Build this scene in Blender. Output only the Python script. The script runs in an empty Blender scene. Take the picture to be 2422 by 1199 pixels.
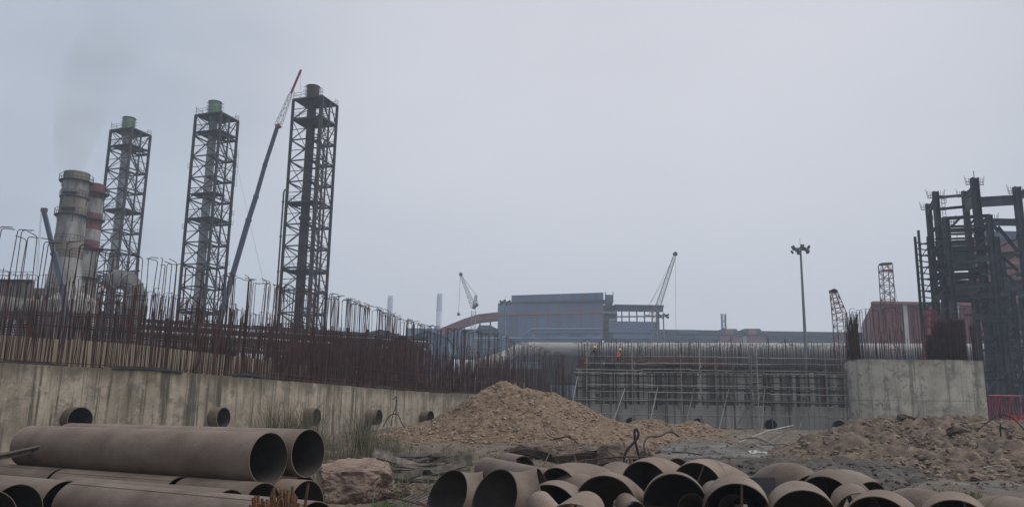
import bpy, bmesh, math, random
import numpy as np
from mathutils import Vector, Matrix, noise
R = math.radians
random.seed(7); np.random.seed(7)
sc = bpy.context.scene
col = sc.collection

# ------------------------------------------------------------------ camera
F = 1975.0; W0 = 2422.0; H0 = 1199.0
CAM = Vector((0, 0, 2.2))
PITCH = math.atan(390 / F); ROLL = R(0.84)
cd = bpy.data.cameras.new('camera'); cam = bpy.data.objects.new('camera', cd); col.objects.link(cam)
CROT = (Matrix.Rotation(R(90) + PITCH, 4, 'X') @ Matrix.Rotation(ROLL, 4, 'Z'))
cam.matrix_world = Matrix.Translation(CAM) @ CROT
cd.sensor_fit = 'HORIZONTAL'; cd.sensor_width = 36; cd.lens = 36 * F / W0
cd.clip_start = 0.1; cd.clip_end = 20000
sc.camera = cam
# ------------------------------------------------------------------ world / sun / exposure
SUN_EL, SUN_AZ = R(56), R(95)          # azimuth measured from +Y towards +X
w = bpy.data.worlds.new('World'); sc.world = w; w.use_nodes = True
nt = w.node_tree; nt.nodes.clear()
out = nt.nodes.new('ShaderNodeOutputWorld'); bg = nt.nodes.new('ShaderNodeBackground')
sky = nt.nodes.new('ShaderNodeTexSky'); sky.sky_type = 'NISHITA'; sky.sun_disc = False
sky.sun_elevation = SUN_EL; sky.sun_rotation = SUN_AZ; sky.air_density = 1.5; sky.dust_density = 5
tc = nt.nodes.new('ShaderNodeTexCoord')
mp = nt.nodes.new('ShaderNodeMapping'); mp.inputs['Scale'].default_value = (1, 1, 2.2)
nz = nt.nodes.new('ShaderNodeTexNoise'); nz.inputs['Scale'].default_value = 2.3; nz.inputs['Detail'].default_value = 6; nz.inputs['Roughness'].default_value = .5
rp = nt.nodes.new('ShaderNodeValToRGB')
rp.color_ramp.elements[0].position = .36; rp.color_ramp.elements[0].color = (.37, .405, .475, 1)
rp.color_ramp.elements[1].position = .66; rp.color_ramp.elements[1].color = (.515, .55, .615, 1)
sg = nt.nodes.new('ShaderNodeVectorMath'); sg.operation = 'DOT_PRODUCT'       # veil glow round the hidden sun
sd = Vector((math.sin(R(11)) * math.cos(R(20)), math.cos(R(11)) * math.cos(R(20)), math.sin(R(20))))
sg.inputs[1].default_value = sd
gm = nt.nodes.new('ShaderNodeMapRange'); gm.inputs[1].default_value = .80; gm.inputs[2].default_value = 1.0; gm.interpolation_type = 'SMOOTHSTEP'
mx1 = nt.nodes.new('ShaderNodeMixRGB'); mx1.blend_type = 'MIX'; mx1.inputs[2].default_value = (.68, .665, .695, 1)
gf = nt.nodes.new('ShaderNodeMath'); gf.operation = 'MULTIPLY'; gf.inputs[1].default_value = .75
mx2 = nt.nodes.new('ShaderNodeMixRGB'); mx2.blend_type = 'MIX'; mx2.inputs[0].default_value = .12
sm = nt.nodes.new('ShaderNodeVectorMath'); sm.operation = 'SCALE'; sm.inputs[3].default_value = .07
L = nt.links.new
L(tc.outputs['Generated'], mp.inputs['Vector']); L(mp.outputs[0], nz.inputs['Vector']); L(nz.outputs[0], rp.inputs[0])
L(tc.outputs['Generated'], sg.inputs[0]); L(sg.outputs['Value'], gm.inputs[0]); L(gm.outputs[0], gf.inputs[0]); L(gf.outputs[0], mx1.inputs[0])
L(rp.outputs[0], mx1.inputs[1]); L(mx1.outputs[0], mx2.inputs[1]); L(sky.outputs[0], sm.inputs[0]); L(sm.outputs[0], mx2.inputs[2])
hs = nt.nodes.new('ShaderNodeSeparateXYZ'); L(tc.outputs['Generated'], hs.inputs[0])
hm = nt.nodes.new('ShaderNodeMapRange'); hm.inputs[1].default_value = 0; hm.inputs[2].default_value = .45; hm.inputs[3].default_value = 1.02; hm.inputs[4].default_value = 1.0; L(hs.outputs[2], hm.inputs[0])
hv = nt.nodes.new('ShaderNodeVectorMath'); hv.operation = 'SCALE'; L(mx2.outputs[0], hv.inputs[0]); L(hm.outputs[0], hv.inputs[3])
L(hv.outputs[0], bg.inputs[0]); bg.inputs[1].default_value = .72
L(bg.outputs[0], out.inputs[0])
sl = bpy.data.lights.new('sun', 'SUN'); sl.energy = 1.5; sl.angle = R(40); sl.color = (1, .97, .92)
so = bpy.data.objects.new('sun', sl); col.objects.link(so)
sv = Vector((math.sin(SUN_AZ) * math.cos(SUN_EL), math.cos(SUN_AZ) * math.cos(SUN_EL), math.sin(SUN_EL)))
so.rotation_euler = sv.to_track_quat('Z', 'Y').to_euler(); so.location = (20, 0, 80)
sc.view_settings.view_transform = 'Standard'; sc.view_settings.look = 'None'
sc.view_settings.exposure = 0.78; sc.view_settings.gamma = 1
sc.render.engine = 'CYCLES'
sc.cycles.max_bounces = 6; sc.cycles.diffuse_bounces = 3; sc.cycles.glossy_bounces = 2; sc.cycles.volume_bounces = 1
sc.cycles.use_denoising = True

# ------------------------------------------------------------------ helpers
def ray(x, y):
    return (CROT.to_3x3() @ Vector(((x - W0 / 2) / F, (H0 / 2 - y) / F, -1)))
def P(x, y, Y):
    d = ray(x, y); return CAM + d * (Y / d.y)
def G(x, y, dz=0.0):                       # where the view ray of a pixel meets the ground
    d = ray(x, y); k = 10.0
    for i in range(700):
        q = CAM + d * k
        if q.z <= ground_z(q.x, q.y) + dz: break
        k += .12
    return q
WM = {}                                   # world matrices, for parenting
def add(name, data, parent=None, M=None):
    o = bpy.data.objects.new(name, data); col.objects.link(o)
    M = M or Matrix.Identity(4)
    WM[o] = M
    if parent is not None:
        o.parent = parent; o.matrix_parent_inverse = WM[parent].inverted()
    o.matrix_basis = M
    return o
def tag(o, label=None, cat=None, group=None, kind=None):
    if label: o['label'] = label
    if cat: o['category'] = cat
    if group: o['group'] = group
    if kind: o['kind'] = kind
    return o
def thing(name, loc, label, cat, group=None):
    o = add(name, None, None, Matrix.Translation(Vector(loc))); o.empty_display_size = .3
    return tag(o, label, cat, group)
def mk(name, v, f, mat, smooth=False):
    me = bpy.data.meshes.new(name); me.from_pydata([tuple(p) for p in v], [], [tuple(q) for q in f])
    if mat: me.materials.append(mat)
    if smooth: me.polygons.foreach_set('use_smooth', [True] * len(me.polygons))
    me.update(); return me
CACHE = {}
def box_mesh(mat):
    k = ('b', mat.name)
    if k not in CACHE:
        v = [(x, y, z) for x in (-.5, .5) for y in (-.5, .5) for z in (0, 1)]
        f = [(0, 1, 3, 2), (4, 6, 7, 5), (0, 4, 5, 1), (2, 3, 7, 6), (0, 2, 6, 4), (1, 5, 7, 3)]
        CACHE[k] = mk('box', v, f, mat)
    return CACHE[k]
def rod_mesh(mat, n=8):
    k = ('r', mat.name, n)
    if k not in CACHE:
        v = [(math.cos(2 * math.pi * i / n), math.sin(2 * math.pi * i / n), z) for z in (0, 1) for i in range(n)]
        f = [(i, (i + 1) % n, n + (i + 1) % n, n + i) for i in range(n)] + [tuple(range(n - 1, -1, -1)), tuple(range(n, 2 * n))]
        me = mk('rod', v, f, mat)
        me.polygons.foreach_set('use_smooth', [True] * n + [False] * 2)
        CACHE[k] = me
    return CACHE[k]
def frame(p0, p1, up=None):
    p0 = Vector(p0); z = (Vector(p1) - p0); Ln = z.length; z = z / Ln
    up = Vector(up) if up else Vector((0, 0, 1))
    if abs(z.dot(up)) > .98: up = Vector((0, 1, 0))
    x = up.cross(z).normalized(); y = z.cross(x)
    return p0, Ln, Matrix(((x.x, y.x, z.x, p0.x), (x.y, y.y, z.y, p0.y), (x.z, y.z, z.z, p0.z), (0, 0, 0, 1)))
def beam(name, p0, p1, wx, wy, mat, parent=None, up=None):
    p0, Ln, M = frame(p0, p1, up)         # wx across, wy along 'up'
    return add(name, box_mesh(mat), parent, M @ Matrix.Diagonal((wx, wy, Ln, 1)))
def ibeam(name, p0, p1, wx, wy, mat, parent=None, up=None):
    k = ('i', mat.name)
    if k not in CACHE:
        q = [(-.5, -.5), (.5, -.5), (.5, -.39), (.09, -.39), (.09, .39), (.5, .39), (.5, .5), (-.5, .5), (-.5, .39), (-.09, .39), (-.09, -.39), (-.5, -.39)]
        n = 12; CACHE[k] = mk('i_beam', [(x, y, z) for z in (0, 1) for x, y in q], [(i, (i + 1) % n, n + (i + 1) % n, n + i) for i in range(n)] + [tuple(range(n - 1, -1, -1)), tuple(range(n, 2 * n))], mat)
    p0, Ln, M_ = frame(p0, p1, up)
    return add(name, CACHE[k], parent, M_ @ Matrix.Diagonal((wx, wy, Ln, 1)))
def rod(name, p0, p1, r, mat, parent=None, n=8):
    p0, Ln, M = frame(p0, p1)
    return add(name, rod_mesh(mat, n), parent, M @ Matrix.Diagonal((r, r, Ln, 1)))
class MB:
    def __init__(s): s.v = []; s.f = []
    def beam(s, p0, p1, wx, wy, up=None):
        p0, Ln, M = frame(p0, p1, up); n = len(s.v)
        for x in (-.5, .5):
            for y in (-.5, .5):
                for z in (0, 1): s.v.append(M @ Vector((x * wx, y * wy, z * Ln)))
        s.f += [tuple(n + i for i in q) for q in [(0, 1, 3, 2), (4, 6, 7, 5), (0, 4, 5, 1), (2, 3, 7, 6), (0, 2, 6, 4), (1, 5, 7, 3)]]
    def tube(s, path, r, n=6, cap=True):
        path = [Vector(p) for p in path]; b = len(s.v); m = len(path)
        rs = r if isinstance(r, (list, tuple)) else [r] * m
        X = None
        for i, p in enumerate(path):
            t = (path[min(i + 1, m - 1)] - path[max(i - 1, 0)]).normalized()
            if X is None:
                a = Vector((0, 0, 1)) if abs(t.z) < .9 else Vector((1, 0, 0))
                X = (a - t * a.dot(t)).normalized()
            else: X = (X - t * X.dot(t)).normalized()
            Y = t.cross(X)
            for k in range(n):
                a = 2 * math.pi * k / n
                s.v.append(p + (X * math.cos(a) + Y * math.sin(a)) * rs[i])
        for i in range(m - 1):
            for k in range(n):
                s.f.append((b + i * n + k, b + i * n + (k + 1) % n, b + (i + 1) * n + (k + 1) % n, b + (i + 1) * n + k))
        if cap:
            s.f.append(tuple(b + k for k in range(n - 1, -1, -1))); s.f.append(tuple(b + (m - 1) * n + k for k in range(n)))
    def lathe(s, c, prof, n=24, closed=True):
        b = len(s.v); c = Vector(c)
        for (r, z) in prof:
            for k in range(n):
                a = 2 * math.pi * k / n; s.v.append(c + Vector((r * math.cos(a), r * math.sin(a), z)))
        for i in range(len(prof) - 1):
            for k in range(n):
                s.f.append((b + i * n + k, b + i * n + (k + 1) % n, b + (i + 1) * n + (k + 1) % n, b + (i + 1) * n + k))
        if closed:
            s.f.append(tuple(b + k for k in range(n - 1, -1, -1))); s.f.append(tuple(b + (len(prof) - 1) * n + k for k in range(n)))
    def prism(s, pts, d):                 # polygon extruded along vector d
        b = len(s.v); n = len(pts); d = Vector(d)
        s.v += [Vector(p) for p in pts] + [Vector(p) + d for p in pts]
        s.f += [tuple(b + i for i in range(n)), tuple(b + n + i for i in range(n - 1, -1, -1))]
        s.f += [(b + (i + 1) % n, b + i, b + n + i, b + n + (i + 1) % n) for i in range(n)]
    def build(s, name, mat, parent=None, smooth=False, origin=None, inner=None):
        c = Vector(origin) if origin is not None else Vector((0, 0, 0))
        me = mk(name, [Vector(p) - c for p in s.v], s.f, mat)
        bm = bmesh.new(); bm.from_mesh(me); bmesh.ops.recalc_face_normals(bm, faces=bm.faces); bm.to_mesh(me); bm.free()
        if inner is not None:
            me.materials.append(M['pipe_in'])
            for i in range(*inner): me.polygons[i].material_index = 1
        if smooth:
            me.polygons.foreach_set('use_smooth', [True] * len(me.polygons))
            try: me.set_sharp_from_angle(angle=R(35))
            except Exception: pass
        return add(name, me, parent, Matrix.Translation(c))
def path_smooth(pts, n=4):
    pts = [Vector(p) for p in pts]; o = []
    for i in range(len(pts) - 1):
        a = pts[max(i - 1, 0)]; b = pts[i]; c = pts[i + 1]; d = pts[min(i + 2, len(pts) - 1)]
        for k in range(n):
            t = k / n
            o.append(.5 * ((2 * b) + (c - a) * t + (2 * a - 5 * b + 4 * c - d) * t * t + (3 * b - a - 3 * c + d) * t ** 3))
    o.append(pts[-1]); return o
def fbm(x, y, z=0, o=4): return noise.fractal(Vector((x, y, z)), 1.0, 2.0, o)

# ------------------------------------------------------------------ materials
def mat(name, stops, scale=1.0, rough=.8, stretch=(1, 1, 1), detail=6, bump=0, bscale=None, rand=0, metal=0, streak=None, streak_col=(.06, .055, .05), streak_scale=1.2, attr=None, attr_col=None, moss=None):
    m = bpy.data.materials.new(name); m.use_nodes = True; t = m.node_tree; N = t.nodes.new; l = t.links.new
    b = t.nodes['Principled BSDF']; b.inputs['Roughness'].default_value = rough; b.inputs['Metallic'].default_value = metal
    b.inputs['Specular IOR Level'].default_value = .3
    g = N('ShaderNodeNewGeometry'); mp = N('ShaderNodeMapping'); mp.inputs['Scale'].default_value = stretch
    l(g.outputs['Position'], mp.inputs[0])
    n1 = N('ShaderNodeTexNoise'); n1.inputs['Scale'].default_value = scale; n1.inputs['Detail'].default_value = detail; n1.inputs['Roughness'].default_value = .6
    l(mp.outputs[0], n1.inputs[0])
    r = N('ShaderNodeValToRGB'); e = r.color_ramp.elements
    while len(e) < len(stops): e.new(.5)
    for k, s in enumerate(stops):
        e[k].position = s[0]; e[k].color = (*s[1], 1)
    l(n1.outputs[0], r.inputs[0]); c = r.outputs[0]
    if attr:
        a = N('ShaderNodeAttribute'); a.attribute_name = attr
        n3 = N('ShaderNodeTexNoise'); n3.inputs['Scale'].default_value = scale * .7; n3.inputs['Detail'].default_value = 8; l(g.outputs['Position'], n3.inputs[0])
        r3 = N('ShaderNodeValToRGB')
        r3.color_ramp.elements[0].position = .32; r3.color_ramp.elements[1].position = .68
        r3.color_ramp.elements[0].color = (*attr_col[0], 1); r3.color_ramp.elements[1].color = (*attr_col[1], 1)
        l(n3.outputs[0], r3.inputs[0])
        mx = N('ShaderNodeMixRGB'); l(a.outputs['Fac'], mx.inputs[0]); l(c, mx.inputs[1]); l(r3.outputs[0], mx.inputs[2]); c = mx.outputs[0]
    if streak:
        for (sx, lo, hi, amt, colr) in streak:
            mp2 = N('ShaderNodeMapping'); mp2.inputs['Scale'].default_value = sx; l(g.outputs['Position'], mp2.inputs[0])
            n2 = N('ShaderNodeTexNoise'); n2.inputs['Scale'].default_value = 1; n2.inputs['Detail'].default_value = 9; n2.inputs['Roughness'].default_value = .68; l(mp2.outputs[0], n2.inputs[0])
            mr = N('ShaderNodeMapRange'); mr.inputs[1].default_value = lo; mr.inputs[2].default_value = hi; mr.inputs[3].default_value = 0; mr.inputs[4].default_value = amt
            l(n2.outputs[0], mr.inputs[0])
            mx = N('ShaderNodeMixRGB'); l(mr.outputs[0], mx.inputs[0]); l(c, mx.inputs[1]); mx.inputs[2].default_value = (*colr, 1); c = mx.outputs[0]
    if moss:                                   # mossy run-off from the wall head, ragged by noise
        zt_, dz_, colr, amt = moss
        sp = N('ShaderNodeSeparateXYZ'); l(g.outputs['Position'], sp.inputs[0])
        mpm = N('ShaderNodeMapping'); mpm.inputs['Scale'].default_value = (1.4, 1.4, .35); l(g.outputs['Position'], mpm.inputs[0])
        nm_ = N('ShaderNodeTexNoise'); nm_.inputs['Scale'].default_value = 1; nm_.inputs['Detail'].default_value = 6; l(mpm.outputs[0], nm_.inputs[0])
        ma = N('ShaderNodeMath'); ma.operation = 'MULTIPLY_ADD'; ma.inputs[1].default_value = dz_ * 3.2; ma.inputs[2].default_value = -zt_ - dz_ * 1.6; l(nm_.outputs[0], ma.inputs[0])
        mb_ = N('ShaderNodeMath'); mb_.operation = 'ADD'; l(sp.outputs[2], mb_.inputs[0]); l(ma.outputs[0], mb_.inputs[1])
        mr = N('ShaderNodeMapRange'); mr.inputs[1].default_value = -dz_; mr.inputs[2].default_value = 0; mr.inputs[3].default_value = 0; mr.inputs[4].default_value = amt; l(mb_.outputs[0], mr.inputs[0])
        mx = N('ShaderNodeMixRGB'); l(mr.outputs[0], mx.inputs[0]); l(c, mx.inputs[1]); mx.inputs[2].default_value = (*colr, 1); c = mx.outputs[0]
    if rand:
        oi = N('ShaderNodeObjectInfo'); mr = N('ShaderNodeMapRange'); mr.inputs[3].default_value = 1 - rand; mr.inputs[4].default_value = 1 + rand
        l(oi.outputs['Random'], mr.inputs[0])
        vm = N('ShaderNodeVectorMath'); vm.operation = 'SCALE'; l(c, vm.inputs[0]); l(mr.outputs[0], vm.inputs[3]); c = vm.outputs[0]
    l(c, b.inputs['Base Color'])
    if bump:
        nb = N('ShaderNodeTexNoise'); nb.inputs['Scale'].default_value = bscale or scale * 4; nb.inputs['Detail'].default_value = 8; l(mp.outputs[0], nb.inputs[0])
        bp = N('ShaderNodeBump'); bp.inputs['Strength'].default_value = bump; bp.inputs['Distance'].default_value = .05
        l(nb.outputs[0], bp.inputs['Height']); l(bp.outputs[0], b.inputs['Normal'])
    return m
def two(a, b, lo=.35, hi=.65): return [(lo, a), (hi, b)]
M = {}
M['steel'] = mat('tower_steel', two((.022, .02, .024), (.045, .036, .036)), .6, .75)
M['rust_steel'] = mat('rusty_tower_steel', two((.035, .022, .018), (.075, .045, .035)), .6, .85)
M['stack_grey'] = mat('stack_grey', two((.22, .22, .23), (.46, .46, .46)), .25, .7, (1.5, 1.5, .4))
M['green'] = mat('green_paint', two((.085, .15, .10), (.13, .22, .14)), .5, .6)
M['conc'] = mat('weathered_concrete', [(.28, (.185, .152, .117)), (.5, (.30, .255, .198)), (.72, (.405, .355, .285))], .55, .9, (1, 1, .8), 9, .5, 5, .07,
    streak=[((2.2, 2.2, .10), .50, .64, .75, (.10, .08, .058)), ((5, 5, .15), .54, .62, .85, (.07, .057, .043)), ((2.5, 2.5, 2.5), .55, .66, .5, (.42, .39, .34)), ((8, 8, 10), .58, .64, .7, (.085, .072, .056)), ((.5, .5, .12), .52, .66, .6, (.085, .075, .052)), ((6, 6, .25), .56, .68, .5, (.42, .38, .31)), ((1.2, 1.2, 1.6), .54, .62, .6, (.115, .10, .08)), ((1.0, 1.0, .05), .56, .61, .85, (.06, .05, .037))], moss=(4.2, .8, (.085, .075, .045), .8))
M['conc_in'] = mat('pale_concrete', [(.3, (.20, .165, .122)), (.7, (.33, .28, .215))], .4, .9, (1, 1, .6), 6, .3, 4, .05,
    streak=[((1.6, 1.6, .12), .56, .74, .6, (.12, .095, .07))])
M['conc_grey'] = mat('grey_concrete', [(.28, (.30, .275, .225)), (.5, (.43, .40, .335)), (.72, (.53, .495, .42))], .6, .9, (1, 1, 1), 9, .5, 5, .04,
    streak=[((1.7, 1.7, .08), .52, .63, .65, (.13, .12, .095)), ((.55, .55, .7), .52, .62, .55, (.16, .15, .13)), ((1.5, 1.5, 1.5), .56, .64, .65, (.10, .095, .08)), ((6, 6, 8), .58, .64, .6, (.12, .11, .09))], moss=(7.75, .55, (.13, .12, .075), .65))
M['conc_wet'] = mat('streaked_grey_concrete', [(.3, (.30, .28, .25)), (.7, (.52, .49, .445))], .7, .85, (1, 1, .3), 6, .3, 5, .08,
    streak=[((3, 3, .07), .5, .68, .7, (.06, .06, .065)), ((5, 5, .1), .58, .72, .6, (.42, .43, .43))])
M['shutter'] = mat('shutter_board', [(.3, (.19, .178, .165)), (.55, (.34, .325, .305)), (.75, (.48, .46, .43))], 1.2, .9, (1, 1, .12), 6, .3, 5, .6)
M['shutter_red'] = mat('red_brown_shutter', two((.06, .042, .04), (.13, .085, .08)), 1.2, .9, (1, 1, .2), 5, 0, None, .4)
M['timber'] = mat('weathered_timber', two((.035, .029, .025), (.13, .108, .09)), 3, .9, (1, 1, 1), 5, .3, 20, .5)
M['rebar'] = mat('rusty_rebar', two((.032, .016, .014), (.078, .038, .033)), 1.5, .85, rand=.5)
M['rebar_new'] = mat('orange_rusty_rebar', two((.07, .034, .016), (.155, .075, .036)), 14, .8, bump=.5, bscale=60, rand=.25)
M['pipe'] = mat('brown_primer_steel', [(.3, (.105, .074, .056)), (.5, (.155, .113, .087)), (.75, (.205, .158, .125))], 1.1, .66, (1, 1, 1), 10, .22, 26, .20,
    streak=[((.7, .7, 2.0), .54, .68, .5, (.225, .20, .17)), ((2.6, 2.6, 2.6), .60, .70, .55, (.085, .05, .033)), ((11, 11, 11), .62, .70, .5, (.06, .042, .034)), ((4, 4, .5), .62, .72, .5, (.21, .185, .155))])
M['pipe_in'] = mat('shaded_pipe_steel', two((.030, .025, .022), (.065, .053, .046)), 1.2, .85)  # pipe insides: the shade within the mouths is put into the base colour
M['scaf'] = mat('scaffold_tube', two((.17, .155, .14), (.30, .28, .255)), 2, .7, rand=.35)
M['scaf_dark'] = mat('dark_scaffold_tube', two((.045, .038, .035), (.11, .095, .085)), 2, .75, rand=.3)
M['bluesteel'] = mat('blue_grey_steel', two((.026, .03, .042), (.06, .064, .076)), .7, .7, rand=.35, streak=[((1.5, 1.5, .4), .58, .68, .5, (.06, .04, .032))])
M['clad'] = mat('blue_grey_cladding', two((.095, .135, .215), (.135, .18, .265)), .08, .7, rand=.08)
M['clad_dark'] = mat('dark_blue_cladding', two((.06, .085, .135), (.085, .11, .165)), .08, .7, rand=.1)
M['clad_red'] = mat('red_cladding', two((.13, .045, .045), (.20, .075, .07)), .15, .7, rand=.06)
M['clad_pink'] = mat('faded_pink_cladding', two((.24, .11, .11), (.32, .155, .15)), .15, .7, rand=.06)
M['clad_strip'] = mat('pale_red_strip', two((.21, .10, .085), (.29, .14, .12)), .2, .7)
M['clad_white'] = mat('white_cladding', two((.42, .42, .42), (.58, .58, .56)), .3, .7)
M['duct'] = mat('duct_grey', two((.20, .19, .18), (.31, .295, .28)), .3, .6, (.6, 2, 2))
M['grim'] = mat('grimy_duct_steel', two((.08, .072, .064), (.20, .185, .168)), .5, .8, (1, 1, .5), streak=[((1.2, 1.2, .15), .55, .7, .6, (.07, .06, .05))])
M['chim'] = mat('sooty_white_chimney', [(.3, (.10, .092, .082)), (.5, (.22, .21, .20)), (.70, (.36, .355, .345))], .55, .85, (1, 1, .35), 7,
    streak=[((.9, .9, .08), .52, .68, .75, (.075, .065, .052)), ((1.6, 1.6, .3), .58, .68, .6, (.06, .05, .042))])
M['chim_tan'] = mat('tan_stained_chimney', two((.11, .092, .072), (.22, .19, .152)), .4, .85, (1, 1, .3), streak=[((.9, .9, .08), .55, .72, .6, (.07, .055, .045))])
M['chim_red'] = mat('red_chimney_band', two((.115, .033, .032), (.18, .062, .058)), .5, .8)
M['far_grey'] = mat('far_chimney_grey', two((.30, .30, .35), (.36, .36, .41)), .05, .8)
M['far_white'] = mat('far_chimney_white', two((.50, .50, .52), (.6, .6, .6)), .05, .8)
M['crane_red'] = mat('red_crane_paint', two((.16, .028, .036), (.25, .048, .055)), .8, .5)
M['crane_white'] = mat('white_crane_paint', two((.17, .14, .14), (.27, .24, .24)), .8, .5)
M['crane_blue'] = mat('blue_grey_boom', two((.045, .058, .085), (.07, .085, .12)), .3, .45)
M['crane_dark'] = mat('dark_crane_steel', two((.05, .05, .055), (.10, .09, .09)), .5, .6)
M['lamp_body'] = mat('dark_lamp_housing', two((.03, .032, .036), (.05, .052, .056)), 2, .5)
M['galv'] = mat('galvanised_mast', two((.14, .145, .155), (.22, .22, .23)), .6, .5)
M['brown_roof'] = mat('red_brown_sheet', two((.085, .032, .028), (.15, .06, .052)), .6, .8)
M['soil'] = mat('brown_gravel_soil', [(.30, (.055, .034, .021)), (.48, (.135, .09, .058)), (.70, (.225, .16, .108))], 3.4, .95, (1, 1, 1), 10, 1.0, 7)
M['soil2'] = mat('dark_spoil_soil', [(.30, (.042, .03, .022)), (.5, (.115, .083, .061)), (.72, (.20, .15, .113))], 2.2, .95, (1, 1, 1), 10, 1.0, 7,
    streak=[((.8, .8, .8), .62, .70, .6, (.26, .24, .22)), ((.5, .5, .5), .58, .66, .5, (.045, .045, .045))])
M['ground'] = mat('muddy_ground', [(.3, (.06, .047, .036)), (.5, (.115, .088, .066)), (.72, (.17, .135, .10))], 1.1, .95, (1, 1, 1), 10, 1.0, 6, attr='mud', attr_col=[(.05, .046, .043), (.165, .152, .14)])
M['stone'] = mat('brown_stone', [(.32, (.125, .084, .055)), (.5, (.245, .175, .12)), (.72, (.40, .315, .235))], 5.0, .95, detail=3)
M['stone2'] = mat('grey_brown_stone', [(.3, (.06, .043, .032)), (.52, (.13, .095, .071)), (.78, (.24, .188, .147))], 3.2, .95, (1, 1, 1), 6, .8, 10)
M['clod'] = mat('brown_clod', [(.3, (.085, .062, .047)), (.52, (.185, .138, .104)), (.78, (.33, .265, .21))], 3.2, .95)
M['boulder'] = mat('pinkish_boulder', [(.3, (.12, .082, .064)), (.55, (.21, .15, .118)), (.75, (.29, .235, .19))], 1.4, .95, (1, 1, 1), 9, .9, 9,
    streak=[((1.4, 1.4, 3), .58, .7, .5, (.08, .06, .05))])
M['slurry'] = mat('pale_slurry', two((.25, .25, .24), (.42, .42, .40)), 1.5, .6, bump=.3, bscale=5)
M['grass'] = mat('dry_green_grass', two((.085, .09, .04), (.20, .185, .10)), 1.2, .9)
M['grass_g'] = mat('fresh_green_grass', two((.075, .12, .028), (.14, .19, .06)), 2.0, .9)
M['reed'] = mat('thin_grey_reed', two((.06, .058, .036), (.17, .15, .095)), 1.5, .9)
M['plastic'] = mat('black_plastic_sheet', two((.012, .012, .013), (.026, .026, .027)), 2, .9)
M['skin'] = mat('skin', two((.16, .085, .055), (.18, .10, .065)), 8, .6)
M['cloth'] = mat('dark_workwear', two((.03, .03, .04), (.05, .045, .05)), 8, .9)
M['cloth2'] = mat('brown_workwear', two((.07, .05, .045), (.10, .07, .06)), 8, .9)
M['vest'] = mat('orange_vest', two((.75, .13, .05), (.85, .17, .07)), 8, .8)
M['helmet'] = mat('yellow_helmet', two((.75, .50, .06), (.85, .60, .10)), 6, .35)
M['orange'] = mat('orange_paint', two((.42, .085, .04), (.55, .12, .06)), 2, .6)

# ------------------------------------------------------------------ ground
GY = [-100, 0, 17, 22, 28, 40, 50, 55, 60, 78, 100, 140, 9000]
GZ = [0, 0, 0, .1, .35, .72, .95, 1.1, 1.5, 1.55, 1.2, 0, 0]
def base(x, y):
    z = float(np.interp(y, GY, GZ))
    if 9 < y < 22 and -1.5 < x < 14: z += .18
    return z
def ground_z(x, y):
    a = 1.0 if abs(x) < 60 and y < 110 else .2
    return base(x, y) + a * (.22 * fbm(x * .16, y * .16, 3) + .07 * fbm(x * .9, y * .9, 1) + .045 * fbm(x * 2.7, y * 2.7, 2))
def axis_coords(lo, hi, step, far_lo, far_hi):
    c = list(np.arange(lo, hi + .01, step)); s = step; v = lo
    while v > far_lo: s *= 1.35; v -= s; c.insert(0, v)
    s = step; v = hi
    while v < far_hi: s *= 1.35; v += s; c.append(v)
    return c
xs = axis_coords(-30, 34, .28, -6000, 6000); ys = axis_coords(8, 82, .28, -400, 9000)
v = []; f = []; mud = []
for yy in ys:
    for xx in xs:
        v.append((xx, yy, ground_z(xx, yy)))
        m_ = max(0, 1 - abs((yy - 38) / 15) ** 3) * max(0, 1 - abs((xx - 12.5) / 10) ** 4) + .9 * fbm(xx * .2, yy * .2, 9)
        mud.append(min(1, max(0, m_ * 1.2 - .1)))
nx = len(xs)
for j in range(len(ys) - 1):
    for i in range(nx - 1): f.append((j * nx + i, j * nx + i + 1, (j + 1) * nx + i + 1, (j + 1) * nx + i))
me = mk('ground', v, f, M['ground'], True)
at = me.attributes.new('mud', 'FLOAT', 'POINT'); at.data.foreach_set('value', mud)
tag(add('ground', me), kind='structure')

# ------------------------------------------------------------------ spoil heaps
def cone_field(cones, x, y):
    z = -9
    for (cx, cy, h, sl) in cones:
        r = math.hypot(x - cx, (y - cy) * .9); k = h - sl * (math.sqrt(r * r + .25) - .5)
        z = max(z, k) if abs(z - k) > .5 else max(z, k) + .12 * (1 - abs(z - k) / .5)
    return z
def heap(name, cones, x0, x1, y0, y1, st, mt, label, rough=.2, seed=0):
    v = []; f = []; xs_ = np.arange(x0, x1, st); ys_ = np.arange(y0, y1, st)
    for yy in ys_:
        for xx in xs_:
            k = cone_field(cones, xx, yy)
            z = base(xx, yy) + max(k, -.7) + (rough * fbm(xx * .8, yy * .8, seed) + rough * .55 * fbm(xx * 2.6, yy * 2.6, seed + 5) + rough * .35 * abs(fbm(xx * 6.5, yy * 6.5, seed + 7))) * min(1, max(0, k + .5))
            v.append((xx, yy, z - (.35 if k < 0 else 0)))
    nx = len(xs_)
    for j in range(len(ys_) - 1):
        for i in range(nx - 1): f.append((j * nx + i, j * nx + i + 1, (j + 1) * nx + i + 1, (j + 1) * nx + i))
    keep = []
    zv = [p[2] - base(p[0], p[1]) for p in v]
    for q in f:
        if max(zv[i] for i in q) > -.75: keep.append(q)
    o = add(name, mk(name, v, keep, mt, True)); tag(o, label, 'earth heap'); return o
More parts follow.
